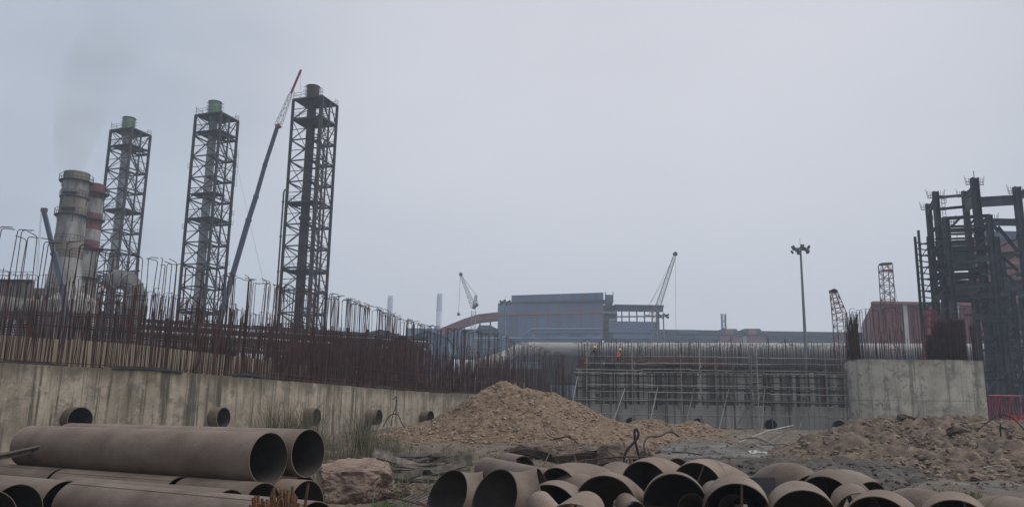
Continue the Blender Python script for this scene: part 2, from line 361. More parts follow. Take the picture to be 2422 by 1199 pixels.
def rock_mesh(name, mt, seed, sub=1, sq=(1, 1, .7), amp=.3):
    bm = bmesh.new(); bmesh.ops.create_icosphere(bm, subdivisions=sub, radius=1)
    for q in bm.verts:
        d = 1 + amp * noise.noise(q.co * 1.3 + Vector((seed * 7.1, 0, 0))) * 1.6
        q.co = Vector((q.co.x * sq[0], q.co.y * sq[1], q.co.z * sq[2])) * d
    me = bpy.data.meshes.new(name); bm.to_mesh(me); bm.free(); me.materials.append(mt); return me
def rubble(name, mt, parent, n, sampler, smin, smax, seed, label=None, pw=3):
    rnd = random.Random(seed); base_r = []
    for s in range(8):
        m_ = rock_mesh('tmp', mt, seed + s, 1, (1, .75, .55), .5)
        vv = np.array([q.co[:] for q in m_.vertices]); ff = np.array([q.vertices[:] for q in m_.polygons]); base_r.append((vv, ff)); bpy.data.meshes.remove(m_)
    V = []; Fc = []; o = 0
    for i in range(n):
        x, y, z = sampler(rnd); vv, ff = base_r[rnd.randrange(8)]
        s = smin + (smax - smin) * rnd.random() ** pw
        rot = np.array(Matrix.Rotation(rnd.uniform(0, 6.28), 3, 'Z') @ Matrix.Rotation(rnd.uniform(-.6, .6), 3, 'X'))
        V.append((vv * s) @ rot.T + np.array((x, y, z + s * .15))); Fc.append(ff + o); o += len(vv)
    me = mk(name, np.concatenate(V), np.concatenate(Fc), mt)
    ob = add(name, me, parent); ob['kind'] = 'stuff'
    if label: ob['label'] = label
    return ob
c1 = [(-.35, 52.5, 3.35, .60), (.9, 52.3, 2.95, .55), (2.3, 52.8, 2.75, .50), (4.6, 52.5, 1.5, .42), (7, 53, .9, .3), (-3.5, 50, .9, .33), (2.0, 49.5, 1.6, .45), (-5.5, 51, .6, .25), (9.5, 57.5, 1.0, .4), (12.5, 58.5, .75, .35)]
H1 = heap('gravel_heap', c1, -12, 17, 43, 60, .12, M['soil'], 'tall two-peaked brown gravel heap against the rebar wall', .2, 2)
def s1(r):
    while True:
        x = r.uniform(-9, 14); y = r.uniform(44, 58); k = cone_field(c1, x, y)
        if k > -.1: return x, y, base(x, y) + k + .12 * fbm(x * .8, y * .8, 2)
rubble('gravel', M['stone'], H1, 16000, s1, .014, .15, 3, None, 6)
c2 = [(16.6, 38.5, 1.75, .42), (18.3, 38.5, 1.8, .42), (20.4, 38, 1.85, .45), (21.3, 37, 1.6, .5), (14.8, 37.5, 1.05, .4), (23.5, 37, 1.25, .3), (18.5, 34.5, 1.1, .3), (21, 32, .95, .32), (25, 34, 1.2, .3), (17, 33, .7, .3), (14.2, 35, .5, .3), (27, 38, 1.3, .3)]
H2 = heap('spoil_heap', c2, 10, 32, 27, 46, .12, M['soil2'], 'broad low brown spoil heap below the grey concrete wall segment', .34, 4)
def s2(r):
    while True:
        x = r.uniform(11, 27); y = r.uniform(28, 42); k = cone_field(c2, x, y)
        if k > -.1: return x, y, base(x, y) + k + .15 * fbm(x * .8, y * .8, 4)
rubble('clods', M['clod'], H2, 13000, s2, .012, .18, 13, None, 7)
def s3(r):
    y = 18 + 48 * r.random() ** 1.5; x = r.uniform(-.6, .66) * y
    if x < -.26 * y - 2: x = r.uniform(-.05, .5) * y
    return x, y, ground_z(x, y)
rubble('ground_rubble', M['stone2'], None, 11000, s3, .012, .11, 23, 'small stones scattered over the muddy ground')

# ------------------------------------------------------------------ wall ring under construction
WT = CAM.z + 1.95                          # top of first lift
def wall_line(pxs):
    return [Vector((P(x, y, Y).x, Y, 0)) for (x, y, Y) in pxs]
wp = [Vector((-27.5, 22, 0)), Vector((-24.5, 28, 0))] + wall_line([(0, 865, 34.3), (330, 880, 38.5), (500, 890, 42), (700, 908, 49.5), (875, 921, 58), (1000, 930, 65.5), (1140, 936, 71), (1250, 940, 74.5), (1362, 940, 77)])
wl = path_smooth(wp, 12)
cum = [0]
for a, b in zip(wl, wl[1:]): cum.append(cum[-1] + (b - a).length)
def along(line, cm, s):
    s = min(max(s, 0), cm[-1] - 1e-4); i = max(0, int(np.searchsorted(cm, s, 'right')) - 1); i = min(i, len(line) - 2)
    t = (s - cm[i]) / (cm[i + 1] - cm[i]); d = (line[i + 1] - line[i]).normalized()
    return line[i].lerp(line[i + 1], t), d
LW = cum[-1]
def nearest_s(x):                          # distance along the wall for an image column at top level
    best = min(range(len(wl)), key=lambda i: abs((wl[i].x / wl[i].y) - ray(x, 930).x / ray(x, 930).y)); return cum[best]
def panel_mesh(name, a, b, z0, z1, th, mt, hole=None, off=0.0):
    # slab from a to b (front face), thickness th backwards, optional round hole (s,z,r)
    d = (b - a); Ln = d.length; d /= Ln; nrm = Vector((d.y, -d.x, 0))          # faces the camera side
    g = .008
    org = a + nrm * off
    def w_(s, z, t): return org + d * s - nrm * t + Vector((0, 0, z))
    V = []; Fc = []
    if hole is None:
        mbx = MB()
        mbx.prism([w_(g, z0, 0), w_(Ln - g, z0, 0), w_(Ln - g, z1, 0), w_(g, z1, 0)], -nrm * th); return mbx
    hs, hz, hr = hole
    ang = sorted([2 * math.pi * k / 28 for k in range(28)] + [math.atan2(zz - hz, ss - hs) % (2 * math.pi) for ss in (g, Ln - g) for zz in (z0, z1)])
    mbx = MB(); n = len(ang)
    for t in (0, th):
        for q in ang:
            c, s = math.cos(q), math.sin(q); mbx.v.append(w_(hs + hr * c, hz + hr * s, t))
        for q in ang:
            c, s = math.cos(q), math.sin(q)
            k = min(((Ln - g - hs) / c) if c > 1e-9 else ((g - hs) / c if c < -1e-9 else 1e9), ((z1 - hz) / s) if s > 1e-9 else ((z0 - hz) / s if s < -1e-9 else 1e9))
            mbx.v.append(w_(hs + k * c, hz + k * s, t))
    for i in range(n):
        j = (i + 1) % n
        mbx.f += [(i, j, n + j, n + i), (2 * n + j, 2 * n + i, 3 * n + i, 3 * n + j), (j, i, 2 * n + i, 2 * n + j), (n + i, n + j, 3 * n + j, 3 * n + i)]
    return mbx
def sleeve(p, nrm, r, out_, inn, mt, parent, name='pipe_sleeve'):
    mb = MB(); a = p + nrm * out_; b = p - nrm * inn
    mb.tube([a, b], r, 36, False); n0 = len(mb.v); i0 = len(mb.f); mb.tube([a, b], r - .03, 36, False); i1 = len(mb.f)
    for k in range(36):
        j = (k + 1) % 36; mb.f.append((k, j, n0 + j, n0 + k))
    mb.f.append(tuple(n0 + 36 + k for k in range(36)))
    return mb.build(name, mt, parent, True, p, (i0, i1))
def wall(name, s0, s1, step, zb, zt, th, mt, parent, setback, holes=(), zj=.03):
    rnd = random.Random(5); s = s0; hs = sorted(holes)
    edges = [s0]
    while edges[-1] < s1 - .5:
        nxt = min(edges[-1] + step * rnd.uniform(.8, 1.2), s1)
        for h in hs:
            if abs(nxt - h) < .9: nxt = h + 1.0
        edges.append(nxt)
    for a, b in zip(edges, edges[1:]):
        pa, da = along(wl, cum, a); pb, db = along(wl, cum, b)
        na = Vector((da.y, -da.x, 0)); nb = Vector((db.y, -db.x, 0))
        A = pa - na * setback; B = pb - nb * setback; hole = None
        for h in hs:
            if a < h < b:
                hole = ((h - a) / (b - a) * (B - A).length, CAM.z - (.30, .17, .08, .03, 0)[hs.index(h)], .53)
        d = (B - A).normalized(); nrm = Vector((d.y, -d.x, 0)); off = rnd.uniform(-.012, .012)
        m_ = panel_mesh('panel', A, B, zb, zt + rnd.uniform(-zj, zj), th, mt, hole, off)
        m_.build('concrete_panel', mt, parent, False, (A + B) / 2)
        if hole:
            sleeve(A + d * hole[0] + nrm * off + Vector((0, 0, hole[1])), nrm, .525, rnd.uniform(.55, .8), 2.6, M['pipe'], parent)
hole_px = [187, 512, 735, 876, 1001]
holes = [nearest_s(x) for x in hole_px]
OW = thing('concrete_wall', wl[len(wl) // 2], 'long low beige stained concrete wall with round pipe holes and tall rusty rebar', 'wall')
wall('outer', 0, LW, 2.5, .2, WT, .8, M['conc'], OW, 0, holes)
IZ = CAM.z + 3.35
IW = thing('inner_concrete_wall', wl[len(wl) // 2] - Vector((3, 0, 0)), 'pale concrete wall standing behind the tall rebar of the low stained wall', 'wall')
wall('inner', 0, LW - 3, 3.2, .5, IZ, .6, M['conc_in'], IW, 3.6)

def bar_mesh(L_, hook, seed, mt, r=.019, n=6, bow=.05):
    rnd = random.Random(seed); mb = MB(); b = bow * rnd.uniform(-1, 1); b2 = bow * rnd.uniform(-1, 1)
    pts = [Vector((b * math.sin(t * 3.1), b2 * math.sin(t * 3.1), L_ * t)) for t in (0, .35, .7)] + [Vector((0, 0, L_ - .12))]
    if hook > 0:
        pts += [Vector((.03, 0, L_ - .05)), Vector((.11, 0, L_ - .005)), Vector((hook, 0, L_ + rnd.uniform(-.02, .10)))]
    else: pts += [Vector((0, 0, L_))]
    mb.tube(pts, r, n)
    me = mk('rebar', mb.v, mb.f, mt, True); return me
def bar_field(parent, bars, mt, limit=300, r=.019):
    # bars: (pos, height, hook, rotz, leanx, leany); the first `limit` are single parts, the rest one stuff part
    variants = {}
    rest = MB()
    for i, (p, h, hook, rz, lx, ly) in enumerate(bars):
        T = Matrix.Translation(p) @ Matrix.Rotation(lx, 4, 'Y') @ Matrix.Rotation(ly, 4, 'X') @ Matrix.Rotation(rz, 4, 'Z')
        if i < limit:
            k = (hook > 0, i % 7)
            if k not in variants: variants[k] = bar_mesh(1.0 * 5.5, .52 if hook > 0 else 0, i % 7, mt, r)
            add('rebar', variants[k], parent, T @ Matrix.Diagonal((1, 1, h / 5.5, 1)))
        else:
            pts = [Vector((0, 0, 0)), Vector((0, 0, h - .08))] + ([Vector((.06, 0, h)), Vector((hook, 0, h + .03))] if hook > 0 else [Vector((0, 0, h))])
            rest.tube([T @ q for q in pts], r * .9, 4, False)
    if rest.v:
        o = rest.build('rebar_rest', mt, parent); o['kind'] = 'stuff'; return o
rnd = random.Random(11)
bars = []
def wall_bar(s, setback, z, h, hook, lean=.03, lean_off=0):
    p, d = along(wl, cum, s); nn = Vector((d.y, -d.x, 0)); q = p - nn * setback; q.z = z
    rz = math.atan2(d.y, d.x) + rnd.choice([0, 0, math.pi, math.pi / 2]) + rnd.uniform(-.5, .5)
    return (q, h, hook, rz, rnd.gauss(lean_off, lean), rnd.gauss(0, lean))
s = 2.0
while s < LW - 1:                          # tall hooked bars, both faces
    hh = 5.45 + rnd.uniform(-.12, .12) + .25 * math.sin(s * .21)
    if s > LW - 9: hh *= .62 + .38 * (LW - s) / 9
    bars.append(wall_bar(s, .12 if rnd.random() < .6 else .66, WT - .05, hh, .45 if rnd.random() < .93 else 0, .022, .03 if s < 18 else .008))
    s += rnd.uniform(.12, .42) if s < 26 else (rnd.uniform(.10, .28) if s < 36 else rnd.uniform(.08, .18))
n_tall = len(bars)
s = 2.0
while s < LW - .3:                         # shorter straight starter bars
    bars.append(wall_bar(s, rnd.choice([.12, .4, .66]), WT - .05, rnd.choice([2.1, 2.4, 3.0, 3.3, 3.7]) + rnd.uniform(-.25, .25), 0, .025, .01))
    s += rnd.uniform(.025, .075) if s < 34 else rnd.uniform(.028, .06)
tall = bars[:n_tall]; low = bars[n_tall:]; bar_field(OW, tall + low, M['rebar'], 300)
hz_ = MB()
for (s0, s1, zz, sb) in [(6, 14, .25, .1), (6, 14, .5, .1), (6, 14, .75, .1), (7, 13, 1.0, .1), (2, 22, .12, .12), (22, LW, .12, .12), (24, 40, .35, .12), (26, 44, 1.55, .66), (30, 46, 2.2, .66), (30, LW, 2.9, .66), (15, 30, 1.7, .66), (38, LW, .7, .12), (38, LW, 1.3, .12)]:
    pts = []
    q = s0
    while q < s1:
        p, d = along(wl, cum, q); nn = Vector((d.y, -d.x, 0)); pts.append(p - nn * sb + Vector((0, 0, WT + zz + .04 * fbm(q, zz)))); q += 1.2
    o_ = MB(); o_.tube(pts, .02, 5); o_.build('horizontal_rebar', M['rebar'], OW, True, pts[0])
bars = []; s = 1.0
while s < LW - 4:
    bars.append(wall_bar(s, 3.7 if rnd.random() < .5 else 4.1, IZ - .05, 2.95 + rnd.uniform(-.3, .2), .4 if rnd.random() < .8 else 0, .02))
    s += rnd.uniform(.12, .30)
s = 34
while s < LW - 4:
    bars.append(wall_bar(s, rnd.uniform(1.2, 3.4), 1.6, rnd.uniform(4.2, 6.2), 0, .025)); s += .045
s = 1.0
while s < LW - 4:
    bars.append(wall_bar(s, 4.0, IZ - .05, rnd.uniform(1.0, 2.1), 0, .02)); s += rnd.uniform(.08, .22)
bar_field(IW, bars, M['rebar'], 160)
# black plastic sheets on the wall top
def sheet(px0, px1, sb, hh, seed, label):
    s0, s1 = nearest_s(px0), nearest_s(px1); v = []; f = []; n = 14
    for i in range(n + 1):
        s = s0 + (s1 - s0) * i / n; p, d = along(wl, cum, s); nn = Vector((d.y, -d.x, 0)); e = math.sin(math.pi * i / n)
        for k, t in enumerate((-.06, .15, .4, .7)):
            z = WT + .05 + hh * e * (.6 + .4 * math.sin(k * 1.5)) * (1 + .5 * fbm(s * 1.3, k, seed)) - (.10 if k == 0 else 0)
            v.append(p - nn * (t * (.4 + .6 * e) + .02) + Vector((0, 0, z)))
    for i in range(n):
        for k in range(3): f.append((i * 4 + k, i * 4 + k + 1, i * 4 + 5 + k, i * 4 + 4 + k))
    o = add('plastic_sheet', mk('plastic_sheet', v, f, M['plastic'], True)); md = o.modifiers.new('t', 'SOLIDIFY'); md.thickness = .012
    tag(o, label, 'sheet', 'black sheets on the stained wall top')
for i, a in enumerate([(0, 150, .0, .05), (265, 430, .0, .08), (548, 640, .0, .20), (885, 925, .0, .2)]):
    sheet(*a, i, ['black sheet edge on the wall top above the pipe stack', 'long flat black sheet on the wall top behind the brown pipes', 'humped black sheet on the wall top over tall thin reeds', 'small crumpled black sheet on the wall top above a round pipe hole'][i])

# ---------------------------------------------------------------- scaffolded segment
SA = Vector((P(1362, 900, 77).x, 77, 0)); SB = Vector((P(2008, 900, 76).x, 75.5, 0))
sdir = (SB - SA).normalized(); snrm = Vector((sdir.y, -sdir.x, 0)); SL = (SB - SA).length
def spx(x): 
    d = ray(x, 930); k = d.x / d.y
    # intersection of view column with front line
    t = (k * SA.y - SA.x) / (sdir.x - k * sdir.y); return t
def zpx(x, y, off=0.0):                    # height seen at pixel on the scaffold plane
    t = spx(x); Y = (SA + sdir * t + snrm * off).y; return P(x, y, Y).z
SW = thing('shuttered_wall', (SA + SB) / 2, 'grey streaked concrete wall behind scaffolding with boarded shutters and short rebar', 'wall')
sholes = [spx(x) for x in (1492, 1648, 1818, 1978)]
zs = zpx(1600, 957)                        # lower concrete / shutter limit
ztop = zpx(1600, 880)
edges = [0.0]; rnd = random.Random(3)
while edges[-1] < SL - .4:
    nxt = min(edges[-1] + rnd.uniform(1.5, 2.2), SL)
    for h in sholes:
        if abs(nxt - h) < .85: nxt = min(h + 1.0, SL)
    edges.append(nxt)
for a, b in zip(edges, edges[1:]):
    hole = None
    for h in sholes:
        if a < h < b: hole = (h - a, CAM.z - .25, .53)
    A = SA + sdir * a; B = SA + sdir * b; off = rnd.uniform(-.02, .02)
    panel_mesh('p', A, B, .9, zs - .02, .8, M['conc_wet'], hole, off).build('concrete_panel', M['conc_wet'], SW, False, (A + B) / 2)
    if hole: sleeve(A + sdir * hole[0] + snrm * off + Vector((0, 0, hole[1])), snrm, .525, .35, 2.6, M['pipe'], SW)
# shutter backing and boards
mb = MB(); mb.prism([SA - snrm * .12 + Vector((0, 0, zs)), SB - snrm * .12 + Vector((0, 0, zs)), SB - snrm * .12 + Vector((0, 0, ztop)), SA - snrm * .12 + Vector((0, 0, ztop))], -snrm * .6)
mb.build('shutter_core', M['shutter'], SW)
t = 0.0
while t < SL - .1:
    wd = rnd.choice([.10, .14, .18, .24, .3, .12]); 
    if rnd.random() < .9:
        lo = zs - rnd.choice([0, 0, 0, .25, .4]) + rnd.uniform(-.04, .04); hi = ztop + rnd.uniform(-.25, .12)
        if rnd.random() < .2: lo += rnd.uniform(.5, 1.4)
        c = SA + sdir * (t + wd / 2) + snrm * rnd.uniform(.02, .06)
        beam('shutter_board', c + Vector((0, 0, lo)), c + Vector((0, 0, hi)), wd * .92, .045, M['shutter'] if rnd.random() < .72 else M['shutter_red'], SW, snrm)
    t += wd
for i, zz in enumerate(np.linspace(zs + .3, ztop - .35, 3)):      # walers
    q = 0.0
    while q < SL - 1:
        e = min(SL, q + rnd.uniform(4, 6)); a = SA + sdir * q + snrm * .13; b = SA + sdir * (e - .05) + snrm * .13
        beam('waler', a + Vector((0, 0, zz)), b + Vector((0, 0, zz + rnd.uniform(-.03, .03))), .08, .1, M['timber'], SW); q = e
bars = []
t = .3
while t < SL - .1:
    for off in (.15, .6):
        q = SA + sdir * t - snrm * off; q.z = ztop - .3
        hook = .3 if rnd.random() < .5 else 0
        h = zpx(1600, 806) - ztop + .3 + rnd.uniform(-.35, .12)
        bars.append((q, h if off < .5 else h - .3, hook, math.atan2(sdir.y, sdir.x) + rnd.choice([0, math.pi]) + rnd.uniform(-.3, .3), rnd.gauss(0, .012), rnd.gauss(0, .012)))
    t += rnd.uniform(.14, .34)
rnd.shuffle(bars)
bar_field(SW, bars, M['rebar'], 220, .022)
t = .2; lowb = []
while t < SL - .1:
    q = SA + sdir * t - snrm * .3; q.z = ztop - .2; lowb.append((q, .75 + rnd.uniform(-.1, .25), 0, 0, rnd.gauss(0, .01), 0)); t += .10
bar_field(SW, lowb, M['rebar'], 0, .022)
for zz in (.25, .5, .85): rod('horizontal_rebar', SA - snrm * .12 + Vector((0, 0, ztop + zz)), SB - snrm * .12 + Vector((0, 0, ztop + zz)), .02, M['rebar'], SW)
# scaffold
SCF = thing('tube_scaffold', SA + snrm * 1.2 + sdir * 12, 'long grey tube scaffold with plank deck in front of shuttered wall', 'scaffold')
offs = (.45, 1.35)
std_px = [1386, 1421, 1457, 1493, 1530, 1569, 1608, 1650, 1688, 1728, 1768, 1815, 1855, 1900, 1945, 1990]
for k, x in enumerate(std_px):
    t = spx(x)
    for j, of in enumerate(offs):
        a = SA + sdir * (t + (.25 if j == 0 else 0)) + snrm * of; g = 1.35
        top = zpx(x, rnd.choice([800, 838, 838, 805])) if j == 1 else ztop + .9
        rod('standard', a + Vector((0, 0, g)), a + Vector((rnd.uniform(-.08, .08), 0, top)), .045, M['scaf_dark'] if rnd.random() < .5 else M['scaf'], SCF)
    for yy in (873, 921, 945):
        a = SA + sdir * (t + .06); zz = zpx(1600, yy) + rnd.uniform(-.05, .05)
        rod('transom', a + snrm * .15 + Vector((0, 0, zz - .08)), a + snrm * 1.6 + Vector((0, 0, zz - .08)), .035, M['scaf'], SCF)
for (yy, of, m_, x0, x1) in [(846, 1.40, 'scaf', 1385, 2000), (862, 1.40, 'scaf', 1385, 2000), (877, 1.40, 'scaf', 1366, 2000), (884, 1.40, 'scaf', 1362, 2000), (905, .40, 'scaf_dark', 1360, 2000), (913, 1.40, 'scaf', 1390, 2000), (923, .40, 'scaf_dark', 1360, 2000), (930, 1.40, 'scaf', 1390, 2000), (944, .40, 'scaf', 1360, 2000), (948, 1.40, 'scaf', 1362, 2000), (982, 1.40, 'scaf', 1420, 2000)]:
    x = x0
    while x < x1 - 20:
        e = min(x1, x + rnd.uniform(110, 190)); a = SA + sdir * (spx(x) - .15) + snrm * of; b = SA + sdir * spx(e) + snrm * of
        za = zpx(1600, yy) + rnd.uniform(-.05, .05)
        rod('ledger', a + Vector((0, 0, za)), b + Vector((0, 0, za + rnd.uniform(-.07, .07))), .042, M[m_], SCF); x = e
for (a_, b_) in [((1366, 890), (1346, 950)), ((1478, 918), (1450, 998)), ((1556, 915), (1535, 1006)), ((1642, 917), (1621, 1006)), ((1724, 918), (1698, 1025)), ((1808, 918), (1800, 1043)), ((1907, 924), (1886, 1043)), ((1664, 888), (1654, 914)), ((1990, 900), (1955, 958)), ((1768, 960), (1742, 1010))]:
    t = SA.y
    lo = P(b_[0], b_[1], t - 3.2); hi = P(a_[0], a_[1], t - 1.6)
    if a_ in ((1664, 888), (1990, 900), (1768, 960)): lo = P(b_[0], b_[1], t - 1.7); hi = P(a_[0], a_[1], t - 1.75)
    else: lo.z = min(lo.z, 2.2)
    rod('raking_prop', lo, hi, .05, M['scaf'], SCF)
zd = zpx(1600, 875)
for k in range(26):
    t = rnd.uniform(.2, SL - 3.5); of = rnd.choice([.5, .75, 1.0, 1.25]); a = SA + sdir * t + snrm * of
    zz = zd + .03 + .05 * (k % 4)
    beam('deck_plank', a + Vector((0, 0, zz)), a + sdir * rnd.uniform(2, 3.4) + snrm * rnd.uniform(-.06, .06) + Vector((0, 0, zz + rnd.uniform(0, .04))), .23, .045, M['timber'], SCF)
# ladder
la = SA + sdir * spx(1770) + snrm * 1.55; lb = la + sdir * .5
LAD = thing('pole_ladder', la, 'tall slim pole ladder tied upright to the tube scaffold', 'ladder')
rod('rail', la + Vector((0, 0, 1.4)), la + Vector((0, 0, zpx(1770, 815))), .04, M['scaf'], LAD)
rod('rail', lb + Vector((0, 0, 1.4)), lb + Vector((0, 0, zpx(1770, 815))), .04, M['scaf'], LAD)
zz = 1.7
while zz < zpx(1770, 822): rod('rung', la + Vector((0, 0, zz)), lb + Vector((0, 0, zz)), .022, M['scaf'], LAD); zz += .36
# crates and dark formwork panels on the deck
for i, (x, wd, hh, mt_, lb_) in enumerate([(1378, .55, .75, 'brown_roof', 'small rusty brown box at the open end of the scaffold deck'), (1441, 1.0, .16, 'plastic', 'dark formwork panel lying on the deck below the worker in dark clothes'), (1592, 1.5, .18, 'plastic', 'long dark formwork panel lying mid deck on the scaffold')]):
    c = SA + sdir * spx(x) + snrm * 1.05; m_ = MB(); z0 = zd + .24 if i else zd + .05
    m_.prism([c + sdir * (-wd / 2) + Vector((0, 0, z0)), c + sdir * (wd / 2) + Vector((0, 0, z0)), c + sdir * (wd / 2 - .06) + Vector((0, 0, z0 + hh)), c + sdir * (-wd / 2 + .05) + Vector((0, 0, z0 + hh))], -snrm * .5)
    tag(m_.build('formwork_panel' if i else 'rusty_box', M[mt_], None, False, c + Vector((0, 0, z0))), lb_, 'panel' if i else 'box')
# ---------------------------------------------------------------- workers
def person(loc, rz, label, cloth, vest, stoop):
    root = thing('person', loc, label, 'person', None)
    T = Matrix.Translation(Vector(loc)) @ Matrix.Rotation(rz, 4, 'Z')
    j = {'hip': (0, 0, .92), 'waist': (0, .02 * stoop, 1.08), 'chest': (0, .10 * stoop, 1.30), 'neck': (0, .15 * stoop, 1.47), 'head': (0, .20 * stoop, 1.58), 'crown': (0, .22 * stoop, 1.68),
         'hl': (-.10, 0, .88), 'kl': (-.12, .06, .48), 'al': (-.12, 0, .09), 'fl': (-.13, .15, .05), 'hr': (.10, 0, .88), 'kr': (.12, .03, .48), 'ar': (.13, -.04, .09), 'fr': (.14, .11, .05),
         'sl': (-.19, .11 * stoop, 1.40), 'el': (-.27, .16, 1.14), 'wl': (-.20, .38, 1.05), 'pl': (-.18, .46, 1.04), 'sr': (.19, .11 * stoop, 1.40), 'er': (.27, .16, 1.15), 'wr': (.18, .36, 1.10), 'pr': (.16, .44, 1.10)}
    rad = {'hip': .15, 'waist': .14, 'chest': .17, 'neck': .06, 'head': .095, 'crown': .07, 'hl': .10, 'kl': .07, 'al': .05, 'fl': .04, 'hr': .10, 'kr': .07, 'ar': .05, 'fr': .04, 'sl': .075, 'el': .05, 'wl': .035, 'pl': .03, 'sr': .075, 'er': .05, 'wr': .035, 'pr': .03}
    ks = list(j); ed = [('hip', 'waist'), ('waist', 'chest'), ('chest', 'neck'), ('neck', 'head'), ('head', 'crown'), ('hip', 'hl'), ('hl', 'kl'), ('kl', 'al'), ('al', 'fl'), ('hip', 'hr'), ('hr', 'kr'), ('kr', 'ar'), ('ar', 'fr'), ('chest', 'sl'), ('sl', 'el'), ('el', 'wl'), ('wl', 'pl'), ('chest', 'sr'), ('sr', 'er'), ('er', 'wr'), ('wr', 'pr')]
    me = bpy.data.meshes.new('body'); me.from_pydata([j[k] for k in ks], [(ks.index(a), ks.index(b)) for a, b in ed], [])
    o = add('body', me, root, T); o.modifiers.new('s', 'SKIN')
    for k, sv_ in zip(ks, me.skin_vertices[0].data):
        sv_.radius = (rad[k], rad[k]); sv_.use_root = (k == 'hip')
    o.modifiers.new('u', 'SUBSURF').levels = 2; me.materials.append(cloth); o.modifiers['u'].render_levels = 2
    c = T @ Vector((0, .20 * stoop, 1.585))
    m_ = MB(); m_.lathe(c, [(.001, -.11), (.05, -.105), (.078, -.06), (.09, 0), (.085, .05)], 14, False); m_.build('face', M['skin'], root, True, c)
    m_ = MB(); m_.lathe(c + Vector((0, 0, .02)), [(.16, .0), (.16, .02), (.125, .03), (.12, .08), (.09, .135), (.045, .16), (.001, .165)], 16, False); m_.build('helmet', M['helmet'], root, True, c)
    if vest:
        m_ = MB(); m_.lathe((0, 0, 0), [(.185, .98), (.19, 1.1), (.215, 1.3), (.205, 1.42), (.12, 1.48)], 16, False)
        vv = [T @ Vector((p.x * 1.05, p.y * .8 + .10 * stoop * max(0, (p.z - .95) / .35), p.z)) for p in m_.v]; m_.v = vv
        m_.build('vest', M['vest'], root, True, loc)
    return root
c = SA + sdir * spx(1410) + snrm * .9; c.z = zd + .28
person(c, 0.5, 'worker in dark clothes and yellow helmet leaning over the scaffold rail', M['cloth'], False, 1.2)
c = SA + sdir * spx(1461) + snrm * .8; c.z = zd + .1
person(c, -.9, 'worker in orange vest and yellow helmet bending among the rebar', M['cloth2'], True, 1.4)

# ---------------------------------------------------------------- finished grey wall segment (right)
PZ = P(2160, 850, 71).z; PJ = P(2160, 947, 71).z
PW = thing('grey_wall_segment', P(2170, 1000, 71.5), 'tall curved grey concrete wall segment with rebar on top', 'wall')
pw_px = [(2003, 74.6), (2018, 72.3), (2060, 71.3), (2110, 71.05), (2165, 71.0), (2220, 71.0), (2275, 71.0), (2330, 71.1)]
pp = [Vector((P(x, 900, Y).x, Y, 0)) for x, Y in pw_px]; rnd = random.Random(8)
pl_ = path_smooth(pp, 3)
for i, (a, b) in enumerate(zip(pl_[::2] , pl_[2::2] + ([pl_[-1]] if len(pl_) % 2 == 0 else []))):
    for (z0, z1, of) in ((.5, PJ - .01, .0), (PJ + .01, PZ + .02 * math.sin(i), -.015)):
        panel_mesh('p', a, b, z0, z1, 1.1, M['conc_grey'], None, of + rnd.uniform(-.008, .008)).build('concrete_panel', M['conc_grey'], PW, False, (a + b) / 2)
bars = []; pc = [0]
for a, b in zip(pl_, pl_[1:]): pc.append(pc[-1] + (b - a).length)
def pbar(s, sb, h, hook):
    p, d = along(pl_, pc, s); nn = Vector((d.y, -d.x, 0)); q = p - nn * sb; q.z = PZ - .1
    return (q, h, hook, math.atan2(d.y, d.x) + rnd.choice([0, math.pi]) + rnd.uniform(-.4, .4), rnd.gauss(0, .012), rnd.gauss(0, .012))
HP = P(2160, 727, 71).z - PZ
s = .3
while s < pc[-1] - .1:
    bars.append(pbar(s, rnd.choice([.1, .95]), HP * rnd.uniform(.93, 1.04), .4 if rnd.random() < .6 else 0)); s += rnd.uniform(.12, .34)
s = .3
while s < pc[-1] - .1:
    bars.append(pbar(s, rnd.choice([.1, .5, .95]), HP * rnd.uniform(.3, .7), 0)); s += rnd.uniform(.10, .26)
for k in range(70): bars.append(pbar(rnd.uniform(.1, 1.7), rnd.uniform(.1, 1.0), HP * rnd.uniform(.72, .98), .35 if k % 3 == 0 else 0))
for k in range(16): bars.append(pbar(pc[-1] - rnd.uniform(0, .5), rnd.uniform(.1, 1.0), HP * rnd.uniform(.6, .8), 0))
bar_field(PW, bars, M['rebar'], 260, .022)
# dense column cage on the segment
CG = thing('rebar_cage', P(2240, 850, 72.0), 'dense dark brown column rebar cage rising from the grey wall segment', 'rebar cage')
bars = []
for k in range(330):
    x = rnd.uniform(2196, 2288); Y = 71.3 + rnd.uniform(.2, 2.6); q = P(x, 850, Y); q.z = PZ - .1
    top = 752 + 8 * rnd.random() + max(0, (2230 - x) * .9)
    h = P(x, top, Y).z - q.z
    if x < 2210: h *= .8
    bars.append((q, h * rnd.uniform(.9, 1.02), .3 if k % 5 == 0 else 0, rnd.uniform(0, 6), rnd.gauss(0, .015), rnd.gauss(0, .015)))
bar_field(CG, bars, M['rebar'], 200, .024)
for k in range(26):
    zz = PZ + .1 + k * .16; 
    a = P(2200, 850, 72.0); b = P(2284, 850, 72.0); a.z = b.z = zz
    if k > 12: a.x += (k - 12) * .12
    rod('tie', a, b, .018, M['rebar'], CG)

